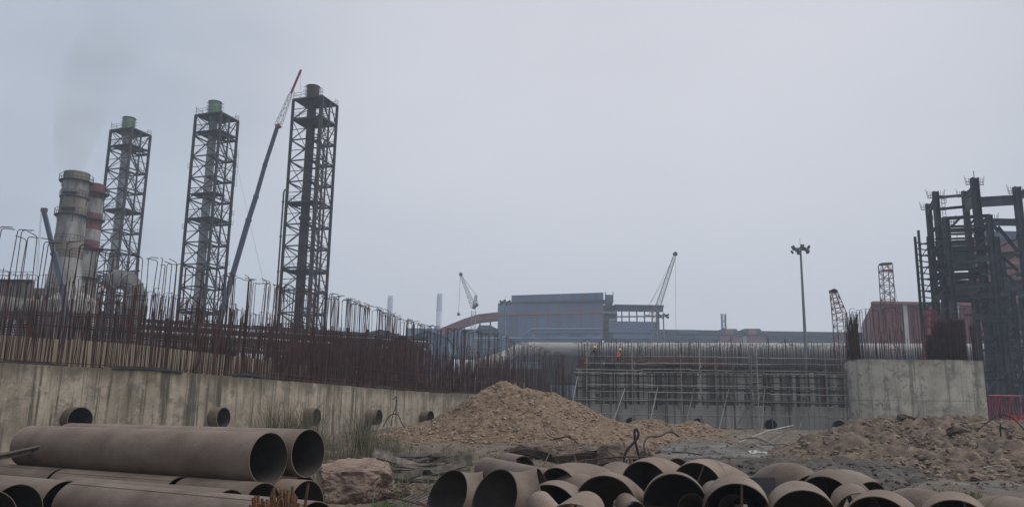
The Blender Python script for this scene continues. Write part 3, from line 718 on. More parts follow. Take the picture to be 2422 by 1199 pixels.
# ================================================================ stack towers
def rails(mb, pts, z, h=1.05, r=.035):
    for a, b in zip(pts, pts[1:]):
        a = Vector(a); b = Vector(b); n = max(1, int((b - a).length / 1.4))
        for k in range(n + 1):
            q = a.lerp(b, k / n); mb.tube([q + Vector((0, 0, z)), q + Vector((0, 0, z + h))], r, 4, False)
        for hh in (h * .5, h): mb.tube([a + Vector((0, 0, z + hh)), b + Vector((0, 0, z + hh))], r, 4, False)
def stack_tower(px_near, Y, side, sl_, rot, stack_r, sm, cm, fm, label, plats, cap_h, seed, extra=False):
    rnd = random.Random(seed)
    near = P(*px_near, Y); H = near.z
    ul = Vector((-math.cos(rot), math.sin(rot), 0)); ur = Vector((math.sin(rot), math.cos(rot), 0))
    c = [Vector((near.x, near.y, 0)), Vector((near.x, near.y, 0)) + ul * sl_, Vector((near.x, near.y, 0)) + ul * sl_ + ur * side, Vector((near.x, near.y, 0)) + ur * side]
    mid = (c[0] + c[2]) / 2 + ul * .55 - ur * .3
    t = thing('stack_tower', mid, label, 'stack tower', 'stack towers')
    for q in c: beam('leg', q, q + Vector((0, 0, H)), .42, .42, fm, t, ul)
    for (a, b) in ((0, 3),): 
        q = c[a].lerp(c[b], .5); beam('leg', q, q + Vector((0, 0, H)), .26, .26, fm, t, ul)
    ph = 4.1; n = int(H / ph); ph = H / n
    for k in range(n):
        z0, z1 = k * ph, (k + 1) * ph
        for i in range(4):
            a, b = c[i], c[(i + 1) % 4]; m = (a + b) / 2
            beam('brace', a + Vector((0, 0, z1)), b + Vector((0, 0, z1)), .18, .24, fm, t)
            if i in (0, 3): beam('brace', a + Vector((0, 0, z1 - ph / 2)), b + Vector((0, 0, z1 - ph / 2)), .10, .12, fm, t)
            fl = (k + i) % 2
            if i == 1 or i == 2:
                beam('brace', (a if fl else b) + Vector((0, 0, z0)), (b if fl else a) + Vector((0, 0, z1)), .09, .09, fm, t)
            elif i == 0:
                beam('brace', a + Vector((0, 0, z0)), b + Vector((0, 0, z1)), .18, .18, fm, t)
                beam('brace', b + Vector((0, 0, z0)), a + Vector((0, 0, z1)), .16, .16, fm, t)
            else:
                beam('brace', (a if fl else b) + Vector((0, 0, z0)), m + Vector((0, 0, z1)), .16, .16, fm, t)
                beam('brace', (b if fl else a) + Vector((0, 0, z1)), m + Vector((0, 0, z0)), .16, .16, fm, t)
        # stair flight between middle and far leg of the right face, landing alternately
        a = c[0].lerp(c[3], .85) + ul * .75; b = c[0].lerp(c[3], .12) + ul * .75
        zt = z1 - .2
        if z0 > 6:
            for o in (0, .7): beam('stair_stringer', a + ul * o + Vector((0, 0, z0)), b + ul * o + Vector((0, 0, zt)), .06, .22, fm, t)
            mb = MB()
            for q in range(14): 
                p = a.lerp(b, q / 14) + Vector((0, 0, z0 + (zt - z0) * q / 14)); mb.beam(p, p + ul * .7, .22, .04)
            o = mb.build('stair_treads', fm, t); 
            mb = MB()
            for q in range(5):
                p = a.lerp(b, q / 4) + Vector((0, 0, z0 + (zt - z0) * q / 4)); mb.tube([p, p + Vector((0, 0, 1))], .03, 4, False)
            for hh in (.5, 1.0): mb.tube([a + Vector((0, 0, z0 + hh)), b + Vector((0, 0, zt + hh))], .03, 4, False)
            mb.build('stair_rail', fm, o)
            p = c[3]; e = (c[0] - c[3]).normalized()
            mb = MB(); wl_ = side - .2; mb.prism([p + ul * 1.5 + Vector((0, 0, zt)), p + ul * 1.5 + e * wl_ + Vector((0, 0, zt)), p + e * wl_ + ul * 2.4 + Vector((0, 0, zt)), p + ul * 2.4 + Vector((0, 0, zt))], (0, 0, .14)); mb.prism([p + Vector((0, 0, zt)), p + e * 1.0 + Vector((0, 0, zt)), p + e * 1.0 + ul * 1.49 + Vector((0, 0, zt)), p + ul * 1.49 + Vector((0, 0, zt))], (0, 0, .14))
            ld_ = mb.build('landing', fm, t)
            mb = MB(); rails(mb, [p + ul * 2.2, p - ul * .15, p + e * 1.1 - ul * .15], zt + .1); mb.build('landing_rail', fm, ld_)
    for (zz, full) in plats:
        z = H - zz
        mb = MB(); n0 = 20
        if full:
            ring = [mid + Vector((math.cos(q), math.sin(q), 0)) * (stack_r + .2) for q in [2 * math.pi * k / n0 for k in range(n0)]]
            mb.prism([q + Vector((0, 0, z)) for q in c], (0, 0, .18))
        else:
            w = side * .62
            mb.prism([c[0] + Vector((0, 0, z)), c[1] + Vector((0, 0, z)), c[1] + ur * w + Vector((0, 0, z)), c[0] + ur * w + Vector((0, 0, z))], (0, 0, .16))
        pf_ = mb.build('platform', fm, t)
        mb = MB(); rails(mb, [c[0], c[1], c[2]] if full else [c[0], c[1], c[1] + ur * side * .6], z + .2); mb.build('platform_rail', fm, pf_)
    mb = MB(); mb.lathe(mid, [(stack_r * 1.25, 0), (stack_r * 1.2, 9), (stack_r * 1.0, 12), (stack_r, H * .62), (stack_r * 1.3, H * .62 + .1), (stack_r * 1.3, H * .62 + .6), (stack_r * .95, H * .62 + .8), (stack_r * .95, H + .4)], 28); mb.build('stack', sm, t, True, mid)
    mb = MB(); rc = stack_r * 1.38
    mb.lathe(mid, [(rc * .98, H - .8), (rc, H - .8), (rc, H + cap_h), (rc * .94, H + cap_h), (rc * .94, H - .6)], 28, False); cap = mb.build('stack_cap', cm, t, True, mid + Vector((0, 0, H)))
    mb = MB(); mb.lathe(mid, [(rc + .05, H + cap_h - .15), (rc + .09, H + cap_h - .1), (rc + .09, H + cap_h + .06), (rc * .93, H + cap_h + .06)], 28, False); mb.build('rim', fm, cap, True)
    for sgn, hh in ((-1, cap_h + .6), (1, cap_h - .2)):
        q = mid + (ul * -sgn if False else ul * (1 if sgn < 0 else -1)) * (rc + .3); mb = MB()
        for dx in (-.22, .22): mb.tube([q + ur * dx + Vector((0, 0, H)), q + ur * dx + Vector((0, 0, H + hh))], .04, 4, False)
        zq = H + .3
        while zq < H + hh: mb.tube([q + ur * -.22 + Vector((0, 0, zq)), q + ur * .22 + Vector((0, 0, zq))], .03, 4, False); zq += .4
        for zq in np.arange(H + 1.3, H + hh + .1, .7):
            mb.tube([q + ur * -.3 + Vector((0, 0, zq)), q + ul * (.7 if sgn < 0 else -.7) + Vector((0, 0, zq)), q + ur * .3 + Vector((0, 0, zq))], .035, 4, False)
        mb.build('cage_ladder', fm, t)
    q = c[1] + Vector((0, 0, H)); rod('lightning_rod', q, q + Vector((0, 0, 1.8)), .05, fm, t)
    for k in range(18):                     # small cleats with upright pins on the outer legs
        if seed != 2: break
        q = c[rnd.choice([1, 3, 3])]; zz = rnd.uniform(H * .15, H * .92); e = (ul if q is c[1] else -ul)
        mb = MB(); mb.beam(q + Vector((0, 0, zz)), q + e * .8 + Vector((0, 0, zz)), .06, .06)
        for o in (.4, .8): mb.beam(q + e * o + Vector((0, 0, zz)), q + e * o + Vector((0, 0, zz + 1.0)), .05, .05)
        mb.build('cleat', fm, t)
    return t, c, mid, H, ul, ur
ROT = R(19)
T3 = stack_tower((763, 227), 150, 5.4, 6.4, ROT, .88, M['rust_steel'], M['rust_steel'], M['steel'], 'nearest tallest lattice stack tower with rusty brown stack and brown cap', [(0, True), (4.0, True), (20.5, False), (33.5, True), (46, False)], 3.2, 3)
T2 = stack_tower((523, 265), 158, 5.4, 6.1, ROT, .88, M['stack_grey'], M['green'], M['steel'], 'lattice stack tower with grey stack, green cap and many pin cleats', [(0, True), (3.7, True), (16.5, False), (21.5, True), (40, True)], 3.3, 2)
T1 = stack_tower((313, 302), 168, 5.3, 5.7, ROT, .90, M['stack_grey'], M['green'], M['steel'], 'shortest lattice stack tower with grey stack and green cap beside striped chimney', [(0, True), (3.6, True), (17.5, True), (33, True)], 3.2, 1)
# riser pipes on the rusty tower
t, c, mid, H, ul, ur = T3
for (px, dY, r_, mt_, ytop) in [(668, -.6, .16, 'timber', 448), (742, -.5, .20, 'rust_steel', 250), (757, -.6, .20, 'rust_steel', 330)]:
    q = P(px, 500, 149.4 + dY); q2 = P(px, ytop, 149.4 + dY)
    mb = MB(); tp = [Vector((q.x, q.y, 0)), Vector((q.x, q.y, q2.z - .6)), Vector((q.x + .15, q.y, q2.z - .1)), Vector((q.x + .8, q.y + .3, q2.z))]
    mb.tube(tp, r_, 10); pr = mb.build('riser_pipe', M[mt_], t, True, tp[0])
    for zz in np.arange(8, q2.z - 2, 6.5): rod('pipe_clamp', (q.x, q.y, zz), (q.x, q.y, zz + .3), r_ * 1.5, M['steel'], pr)

# ================================================================ chimneys
def chimney(px, Y, ytop, prof, name, label, group=None):
    c = P(px, 600, Y); top = P(px, ytop, Y).z; t = thing(name, (c.x, c.y, 0), label, 'chimney', group)
    for (y0, y1, r0, r1, m_) in prof:
        z0 = P(px, y1, Y).z if y1 else 0; z1 = P(px, y0, Y).z
        mb = MB(); mb.lathe((c.x, c.y, 0), [(r1 * .9, z0), (r1, z0), (r0, z1), (r0 * .93, z1)], 32, False); mb.build('shell_band', M[m_], t, True, (c.x, c.y, z0))
    return t, c
ch1, c1c = chimney(160, 130, 410, [(410, 428, 1.95, 1.95, 'chim_tan'), (428, 470, 1.98, 2.0, 'chim'), (470, 512, 2.0, 2.05, 'chim_tan'), (512, 548, 2.07, 2.1, 'chim'), (548, 575, 2.1, 2.12, 'chim'), (575, 612, 2.12, 2.16, 'chim_tan'), (612, 690, 2.18, 2.6, 'chim'), (690, 0, 3.2, 3.6, 'chim')], 'chimney', 'sooty white and tan chimney with ring platforms beside the red banded one')
ch2, c2c = chimney(206, 142, 437, [(437, 448, 1.55, 1.6, 'chim_red'), (448, 472, 1.62, 1.65, 'chim_red'), (472, 507, 1.65, 1.68, 'chim'), (507, 545, 1.7, 1.72, 'chim_red'), (545, 570, 1.72, 1.74, 'chim'), (570, 596, 1.74, 1.76, 'chim_red'), (596, 660, 1.78, 1.95, 'chim'), (660, 0, 2.0, 3.0, 'chim')], 'banded_chimney', 'red and white banded chimney standing behind the sooty white one')
def ring_platform(t, c, z, r, wd=.8, arc=(0, 2 * math.pi), mt='steel'):
    mb = MB(); n = 24
    for k in range(n):
        a0 = arc[0] + (arc[1] - arc[0]) * k / n; a1 = arc[0] + (arc[1] - arc[0]) * (k + 1) / n
        def q(a, rr, zz): return Vector((c.x + rr * math.cos(a), c.y + rr * math.sin(a), zz))
        b = len(mb.v); mb.v += [q(a0, r, z), q(a1, r, z), q(a1, r + wd, z), q(a0, r + wd, z), q(a0, r, z + .15), q(a1, r, z + .15), q(a1, r + wd, z + .15), q(a0, r + wd, z + .15)]
        mb.f += [tuple(b + i for i in f_) for f_ in [(0, 1, 2, 3), (4, 7, 6, 5), (3, 2, 6, 7), (0, 4, 5, 1)]]
        mb.tube([q(a0, r + wd, z), q(a0, r + wd, z + 1.1)], .03, 4, False)
        for hh in (.55, 1.1): mb.tube([q(a0, r + wd, z + hh), q(a1, r + wd, z + hh)], .03, 4, False)
        if k % 4 == 0: mb.tube([q(a0, r, z - 1.2), q(a0, r + wd, z)], .05, 4, False)
    mb.build('ring_platform', M[mt], t)
for yy, wd in ((432, .45), (513, .55), (470, .12), (575, .1), (612, .15)): ring_platform(ch1, c1c, P(160, yy, 130).z, 2.02, wd)
for yy, wd in ((460, .7), (522, .5), (590, .7), (660, .8)): ring_platform(ch2, c2c, P(206, yy, 142).z, 1.7, wd)
for zz in np.arange(P(160, 500, 130).z, P(160, 430, 130).z, 2.6): 
    a = Vector((c1c.x + .3, c1c.y - 2.0, zz)); beam('bracket_walk', a + Vector((-1.0, 0, 0)), a + Vector((1.1, 0, 0)), .5, .35, M['steel'], ch1)
# smoke plume from the chimney pair is built with the haze

# ---------------------------------------------------------------- gas plant at left
GP = thing('gas_cleaning_plant', P(60, 900, 128), 'grimy ducts, platform and vessels at the foot of the chimneys', 'plant')
def pbx(x0, x1, y0, y1, Y, dep, mt_, name, parent):
    a = P(x0, y1, Y); b = P(x1, y0, Y); ym_ = (y0 + y1) / 2; a.x = P(x0, ym_, Y).x; b.x = P(x1, ym_, Y).x; mb = MB()
    mb.prism([(a.x, Y, a.z), (b.x, Y, a.z), (b.x, Y, b.z), (a.x, Y, b.z)], ((a.x + b.x) / 2 / Y * dep * .9, dep, 0)); return mb.build(name, M[mt_], parent, False, ((a.x + b.x) / 2, Y, a.z))
pbx(-30, 78, 663, 705, 122, 6, 'grim', 'platform_block', GP)
pbx(-30, 76, 661, 664, 121.5, 7, 'steel', 'platform_deck', GP)
pbx(78, 150, 682, 700, 123, 5, 'grim', 'deck_block', GP)
for x in (-10, 8, 30, 60, 76, 100, 140): 
    a = P(x, 700, 122.6); beam('support_column', (a.x, a.y, 0), a, .4, .4, M['stack_grey'], GP)
mb = MB(); a = P(-20, 725, 121); b = P(95, 735, 123); mb.tube([a, a.lerp(b, .5), b], 1.7, 20); mb.build('duct', M['grim'], GP, True, a)
mb = MB(); a = P(165, 760, 124); mb.lathe((a.x, a.y, 0), [(4.0, 0), (4.0, a.z), (3.6, P(165, 715, 124).z), (2.2, P(165, 695, 124).z)], 28); mb.build('vessel', M['chim'], GP, True, (a.x, a.y, 0))
mb = MB(); a = P(95, 790, 122); mb.lathe((a.x, a.y, 0), [(2.0, 0), (2.0, a.z), (1.4, P(95, 760, 122).z)], 24); mb.build('vessel', M['grim'], GP, True, (a.x, a.y, 0))
mb = MB(); rails(mb, [P(-30, 661, 121.5), P(76, 661, 121.5)], .1); mb.build('platform_rail', M['steel'], GP)
for k in range(14):
    y = 735 + 6 * k; a = P(-40, y, 119 + k * .3); b = P(340, y + 12, 121 + k * .3)
    rod('service_pipe', a, b, random.uniform(.08, .28), M[random.choice(['steel', 'rust_steel', 'grim'])], GP)
for x in range(-20, 340, 33):
    a = P(x, 735, 118.6); beam('rack_column', (a.x, a.y, 0), a, .3, .3, M['steel'], GP)
# duct elbow beside the shortest tower
DE = thing('duct_elbow', P(315, 900, 160), 'large grimy grey duct bending over from the shortest tower into a round pot', 'duct')
pts = path_smooth([P(262, 668, 163), P(285, 660, 161), P(306, 668, 160), P(320, 690, 160), P(322, 712, 160)], 5)
mb = MB(); mb.tube(pts, 1.75, 24); mb.build('bend', M['grim'], DE, True, pts[0])
for k in (4, 9, 13, 17):
    d = (pts[k + 1] - pts[k]).normalized(); mb = MB(); mb.tube([pts[k] - d * .12, pts[k] + d * .12], 1.95, 24); mb.build('flange', M['stack_grey'], DE, True, pts[k])
a = P(318, 712, 160); mb = MB(); mb.lathe((a.x, a.y, 0), [(2.4, 0), (2.4, P(318, 735, 160).z), (2.5, P(318, 734, 160).z), (2.5, P(318, 728, 160).z), (1.8, a.z)], 28); mb.build('pot', M['grim'], DE, True, (a.x, a.y, 0))
for (x0, y0, x1, y1) in ((225, 655, 330, 640), (225, 720, 300, 715)): beam('gantry', P(x0, y0, 162), P(x1, y1, 162), .3, .3, M['steel'], DE)
for x in (235, 262, 300): a = P(x, 650, 162); beam('gantry_leg', (a.x, a.y, 0), a, .25, .25, M['crane_blue'], DE)

# pipe rack along the back of the pit
PR = thing('pipe_rack', P(650, 900, 100), 'dark pipe rack full of service pipes behind the rebar wall', 'pipe rack')
rnd = random.Random(21)
for k in range(15):
    y = 762 + 4.2 * k + rnd.uniform(-1.5, 1.5); dY = rnd.uniform(-2, 2)
    a = P(330, y - 6, 96 + dY); b = P(1010, y + 38, 118 + dY)
    m_ = M[rnd.choice(['steel', 'rust_steel', 'steel', 'stack_grey', 'scaf_dark'])]
    x = 0
    while x < 1:
        e = min(1, x + rnd.uniform(.2, .5)); rod('service_pipe', a.lerp(b, x), a.lerp(b, e - .004), rnd.uniform(.07, .22), m_, PR); x = e
for k in range(26):
    t_ = k / 25; a = P(330, 757, 98).lerp(P(1010, 797, 120), t_)
    beam('rack_column', (a.x, a.y, 0), (a.x, a.y, a.z + rnd.uniform(0, .8)), .28, .28, M['steel'], PR)
    if k % 2: beam('rack_beam', (a.x, a.y - 3, a.z - 1.2), (a.x, a.y + 3, a.z - 1.2), .2, .3, M['steel'], PR)
for (x0, x1, y0, y1) in ((345, 470, 800, 840), (480, 560, 812, 850), (700, 790, 812, 860), (800, 900, 800, 850)):
    pbx(x0, x1, y0, y1, 104, 1, rnd.choice(['steel', 'rust_steel', 'shutter_red']), 'cable_panel', PR)
# brown gabled shed
a = P(955, 840, 96)
SH = thing('gabled_shed', (a.x, 96, 0), 'small red-brown sheet metal shed with gabled roof behind rebar', 'shed')
l_, r_ = P(918, 815, 96), P(990, 822, 96); tp = P(952, 796, 96)
mb = MB(); mb.prism([(l_.x, 96, 0), (r_.x, 96, 0), (r_.x, 96, r_.z), (tp.x, 96, tp.z - .15), (l_.x, 96, l_.z)], (0, 9, 0)); mb.build('wall', M['brown_roof'], SH)
for q in (l_, r_):
    e = 1 if q is r_ else -1
    mb = MB(); mb.prism([(tp.x, 95.6, tp.z), (q.x + .3 * e, 95.6, q.z - .1), (q.x + .3 * e, 95.6, q.z + .05), (tp.x, 95.6, tp.z + .16)], (0, 9.8, 0)); mb.build('roof', M['brown_roof'], SH)
# low pale tent-like shed roofs seen above the rebar
for i, (x0, x1, y0, y1, m_) in enumerate([(795, 905, 790, 812, 'clad_strip'), (868, 932, 782, 790, 'clad'), (965, 1060, 784, 800, 'clad')]):
    t_ = thing('low_shed', P((x0 + x1) / 2, 900, 200), ['low pale red roofed shed between two far twin chimneys', 'narrow blue grey shed roof beside the red-brown gable', 'low blue grey shed left of the inclined conveyor foot'][i], 'shed')
    a = P(x0, y1, 200); b = P(x1, y0, 200); m = (a + b) / 2; mb = MB()
    mb.prism([(a.x, 200, 0), (b.x, 200, 0), (b.x, 200, a.z), (m.x, 200, b.z), (a.x, 200, a.z)], (0, 20, 0)); mb.build('wall', M[m_], t_)
    for e in (-1, 1):
        q = a.x if e < 0 else b.x; mb = MB(); mb.prism([(m.x, 199.5, b.z + .05), (q + e * .4, 199.5, a.z), (q + e * .4, 199.5, a.z + .2), (m.x, 199.5, b.z + .3)], (0, 21, 0)); mb.build('roof', M[m_], t_)

# ================================================================ cranes
def lattice(t, p0, p1, w0, w1, r, mt, name='boom', n=None, mtb=None):
    p0 = Vector(p0); p1 = Vector(p1); ax = (p1 - p0); Ln = ax.length; ax /= Ln
    up = Vector((0, 0, 1)) if abs(ax.z) < .95 else Vector((1, 0, 0))
    X = up.cross(ax).normalized(); Y = ax.cross(X); n = n or max(3, int(Ln / ((w0 + w1) / 2 * .9)))
    def q(i, k):
        f_ = i / n; w_ = (w0 + (w1 - w0) * f_) / 2; s = ((-1, -1), (1, -1), (1, 1), (-1, 1))[k % 4]
        return p0 + ax * Ln * f_ + (X * s[0] + Y * s[1]) * w_
    for k in range(4): rod('chord', q(0, k), q(n, k), r, mt, t, 6)
    for i in range(n):
        mb = MB()
        for k in range(4):
            a, b = (q(i, k), q(i + 1, k + 1)) if (i + k) % 2 else (q(i, k + 1), q(i + 1, k)); mb.tube([a, b], r * .6, 4, False)
            mb.tube([q(i, k), q(i, k + 1)], r * .55, 4, False)
        mb.build('lacing', mtb or mt, t)
    return q
# telescopic crane with lattice jib (in front of the towers)
C1 = thing('telescopic_crane', P(500, 900, 138), 'tall blue-grey telescopic crane with lattice jib and red tip beside the rusty tower', 'crane')
Yc = 140
bp = [(505, 820, .46), (545, 668, .44), (588, 520, .40), (606, 464, .37), (627, 390, .34), (657, 298, .30)]
pts = [P(x, y, Yc) for x, y, _ in bp]
for i in range(len(pts) - 1):
    d = (pts[i + 1] - pts[i]).normalized(); beam('boom_section', pts[i] - d * .3, pts[i + 1], bp[i][2] * 1.5, bp[i][2] * 1.7, M['crane_blue'], C1)
    beam('boom_collar', pts[i + 1] - d * .25, pts[i + 1] + d * .1, bp[i][2] * 1.75, bp[i][2] * 2.0, M['crane_blue'], C1)
a = P(657, 300, Yc); b = P(688, 222, Yc); cc = P(712, 166, Yc)
lattice(C1, a, b, .95, .5, .035, M['crane_white'], mtb=M['crane_white'])
beam('jib_base', P(654, 302, Yc), P(663, 297, Yc), .8, .5, M['crane_red'], C1)
beam('jib_tip', b, cc, .28, .34, M['crane_red'], C1)
rod('hoist_rope', cc, P(710, 215, Yc - .2), .02, M['crane_dark'], C1)
g = pts[0]; beam('superstructure', (g.x - 4, Yc, 1.2), (g.x + 4, Yc, 1.2), 3, 2.4, M['crane_blue'], C1); beam('carrier', (g.x - 7, Yc, .2), (g.x + 7, Yc, .2), 3, 1.6, M['crane_red'], C1)
rod('boom_foot', (g.x - 1, Yc, 2.0), pts[0], .5, M['crane_blue'], C1)
rod('guy_rope', P(560, 390, 152), P(632, 705, 138), .018, M['crane_dark'], C1)
# boom in front of chimneys
C0 = thing('short_boom_crane', P(150, 900, 118), 'short dark telescopic boom crane in front of the sooty chimney', 'crane')
a = P(152, 692, 118); b = P(128, 600, 118); c_ = P(104, 500, 118)
beam('boom_section', a, b, .62, .7, M['crane_blue'], C0); beam('boom_section', b, c_, .48, .55, M['crane_blue'], C0)
beam('boom_collar', b - (b - a).normalized() * .2, b + (b - a).normalized() * .2, .72, .8, M['crane_blue'], C0)
beam('boom_head', P(98, 497, 118), P(111, 497, 118), .5, .55, M['crane_dark'], C0)
rod('hoist_rope', P(99, 499, 117.8), P(88, 660, 117.8), .02, M['crane_dark'], C0); rod('hoist_rope', P(97, 499, 117.8), P(84, 660, 117.8), .02, M['crane_dark'], C0)
beam('superstructure', (a.x - 3, 118, 1.2), (a.x + 3, 118, 1.2), 3, 2.6, M['crane_blue'], C0); rod('boom_foot', (a.x + 2.5, 118, 2), a, .45, M['crane_blue'], C0)
def sheave(t, p, r=.7):
    mb = MB(); mb.tube([p + Vector((0, -.25, 0)), p + Vector((0, .25, 0))], r, 14); mb.build('sheave', M['crane_dark'], t, True, p)
# luffing tower crane left of the big building
Y = 270; C2 = thing('luffing_tower_crane', P(1120, 900, Y), 'pale luffing tower crane with raised jib beside the blue-grey mill', 'crane')
q0 = P(1120, 735, Y); lattice(C2, (q0.x, Y, 0), q0, 1.4, 1.4, .07, M['crane_white'], 'mast', 26)
lattice(C2, P(1120, 727, Y), P(1090, 651, Y), 1.6, .6, .065, M['crane_white'], 'jib', 13, M['crane_dark'])
lattice(C2, P(1121, 730, Y), P(1126, 698, Y), 1.0, .6, .09, M['crane_white'], 'a_frame', 5, M['crane_dark']); sheave(C2, P(1090, 649, Y), .6)
beam('counter_jib', P(1119, 728, Y), P(1130, 719, Y), 1.2, .9, M['crane_dark'], C2)
rod('pendant', P(1090, 650, Y), P(1126, 697, Y), .06, M['crane_dark'], C2); rod('pendant', P(1126, 697, Y), P(1130, 720, Y), .06, M['crane_dark'], C2)
rod('hoist_rope', P(1089, 651, Y), P(1084.5, 740, Y), .05, M['crane_dark'], C2); sheave(C2, P(1084.5, 743, Y), .5)
# lattice crane behind the open frame
Y = 250; C3 = thing('lattice_boom_crane', P(1545, 900, Y), 'pale lattice boom crane with raised boom behind the open steel bay', 'crane')
lattice(C3, P(1547, 780, Y), P(1552, 735, Y), 1.7, 1.7, .07, M['crane_white']); 
lattice(C3, P(1553, 735, Y), P(1595, 607, Y), 1.5, .8, .06, M['crane_white'], n=20, mtb=M['crane_dark']); sheave(C3, P(1597, 601, Y), .7)
rod('pendant', P(1594, 607, Y), P(1535, 722, Y), .04, M['crane_dark'], C3); rod('pendant', P(1580, 645, Y), P(1540, 715, Y), .04, M['crane_dark'], C3)
rod('hoist_rope', P(1597, 601, Y), P(1599, 788, Y), .04, M['crane_dark'], C3)
beam('mast_head', P(1527, 746, Y), P(1556, 748, Y), .5, .4, M['crane_white'], C3); rod('mast_stay', P(1532, 748, Y), P(1550, 720, Y), .1, M['crane_white'], C3)
q0 = P(1547, 780, Y); lattice(C3, (q0.x, Y, 0), q0, 1.7, 1.7, .07, M['crane_white']); 
# red cranes on the right
Y = 130; C4 = thing('red_crawler_boom', P(1990, 900, Y), 'red lattice crane boom leaning left beside the grey wall segment', 'crane')
lattice(C4, P(1996, 850, Y), P(1985, 740, Y), 1.8, 1.6, .075, M['crane_red'], n=7, mtb=M['crane_white'])
lattice(C4, P(1984.5, 740, Y), P(1972, 693, Y), 1.6, .9, .075, M['crane_red'], n=4, mtb=M['crane_red'])
beam('boom_head', P(1962, 690, Y), P(1980, 689, Y), .5, .5, M['crane_dark'], C4); sheave(C4, P(1972, 688, Y), .35)
for x in (1964, 1966): rod('hoist_rope', P(x, 692, Y - .4), P(x + 8, 850, Y - .4), .02, M['crane_dark'], C4)
q0 = P(1996, 850, Y); beam('house', (q0.x - 3, Y, .3), (q0.x + 4, Y, .3), 3, 2.5, M['crane_red'], C4); lattice(C4, (q0.x, Y, 2.4), q0, 1.8, 1.8, .08, M['crane_red'])
Y = 160; C5 = thing('upright_lattice_crane', P(2102, 900, Y), 'upright red-grey lattice crane mast rising behind the red and white hall', 'crane')
q0 = P(2103, 760, Y); q1 = P(2094, 626, Y)
lattice(C5, (q0.x + .4, Y, 0), q0, 2.0, 2.0, .09, M['crane_red'], n=12, mtb=M['crane_dark']); lattice(C5, q0, q1, 2.0, 1.9, .10, M['crane_dark'], n=8, mtb=M['crane_red'])
beam('boom_head', P(2082, 625, Y), P(2107, 624, Y), 1.4, .35, M['crane_dark'], C5)
for x in (2084, 2106): rod('hoist_rope', P(x, 626, Y), P(x + (6 if x < 2100 else 18), 720, Y), .03, M['crane_dark'], C5)
beam('boom_frame', P(2086, 640, Y), P(2108, 640, Y), 1.2, .25, M['crane_red'], C5)
Y = 440; C6 = thing('far_blue_lattice_mast', P(1712, 900, Y), 'small blue lattice mast rising behind the long blue shed', 'crane')
q0 = P(1713, 800, Y); lattice(C6, (q0.x, Y, 0), P(1711, 742, Y), 2.2, 2.0, .2, M['crane_blue'], n=30)
Y = 96; C7 = thing('red_lattice_section', P(2200, 900, Y), 'red lattice boom standing close behind the rebar of the grey segment', 'crane')
lattice(C7, P(2194, 860, Y), P(2201, 735, Y), .9, .9, .06, M['crane_red'], n=11); q0 = P(2194, 860, Y); lattice(C7, (q0.x, Y, 0), q0, .9, .9, .06, M['crane_red'])

# ================================================================ main mill building
MBD = thing('mill_building', P(1310, 900, 340), 'large blue-grey clad mill building with raised roof and pale red strips', 'building')
def face_pt(x, y): # front plane, right end nearer
    Y = 348 - (x - 1178) / 250 * 14; return P(x, y, Y)
def fslab(x0, x1, y0l, y0r, y1, dep, mt_, name, parent, fwd=0):
    a = face_pt(x0, y0l); b = face_pt(x1, y0r); zb = 0 if y1 is None else None
    c_ = face_pt(x1, y1) if y1 else Vector((b.x, b.y, 0)); d_ = face_pt(x0, y1) if y1 else Vector((a.x, a.y, 0))
    o_ = Vector((0, -fwd, 0)); mb = MB(); mb.prism([Vector((a.x, a.y, d_.z)) + o_, Vector((b.x, b.y, c_.z)) + o_, b + o_, a + o_], (dep * .06, dep, 0)); return mb.build(name, M[mt_], parent)
def front_panels(x0, x1, ya0, ya1, yb, n, mt_, nm='cladding_panel', fwd=.25):
    for k in range(n):
        xa = x0 + (x1 - x0) * k / n; xb = x0 + (x1 - x0) * (k + 1) / n - .25
        fslab(xa, xb, ya0 + (ya1 - ya0) * k / n, ya0 + (ya1 - ya0) * (k + 1) / n, yb, .3, mt_, nm, MBD, fwd)
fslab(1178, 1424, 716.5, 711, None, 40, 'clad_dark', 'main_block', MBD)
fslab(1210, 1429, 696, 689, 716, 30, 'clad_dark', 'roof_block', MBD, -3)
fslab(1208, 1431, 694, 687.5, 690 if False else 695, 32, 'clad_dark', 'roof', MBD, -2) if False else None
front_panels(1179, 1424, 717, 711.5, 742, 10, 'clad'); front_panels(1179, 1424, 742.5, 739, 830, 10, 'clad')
for k in range(9):                           # roof block panels
    xa = 1210 + k * 24.3; Yd = -2.7
    fslab(xa, xa + 24, 696.3 - k * .75, 695.5 - k * .75, 714, .3, 'clad', 'cladding_panel', MBD, -2.6)
for k in range(8):
    x = 1229 + k * 25.5; fslab(x, x + 3, 696 - k * .75, 696 - k * .75, 713, .15, 'clad_strip', 'translucent_strip', MBD, -2.2)
for k in range(9):
    x = 1217 + k * 25.8; fslab(x, x + 2.6, 719 - k * .7, 719 - k * .7, 800, .15, 'clad_strip', 'translucent_strip', MBD, .5)
fslab(1178, 1424, 741.5, 735.5, 743, .5, 'clad_red', 'red_band', MBD, .9) if False else None
for k in range(8):
    xa = 1178 + k * 30.8; ya = 741 - k * .75; fslab(xa, xa + 30.6, ya, ya - .75, ya + 5, .4, 'clad_strip', 'red_band', MBD, .9)
fslab(1206, 1432, 715, 709.5, 718 if False else 716, 3, 'bluesteel', 'gutter', MBD, 1.0)
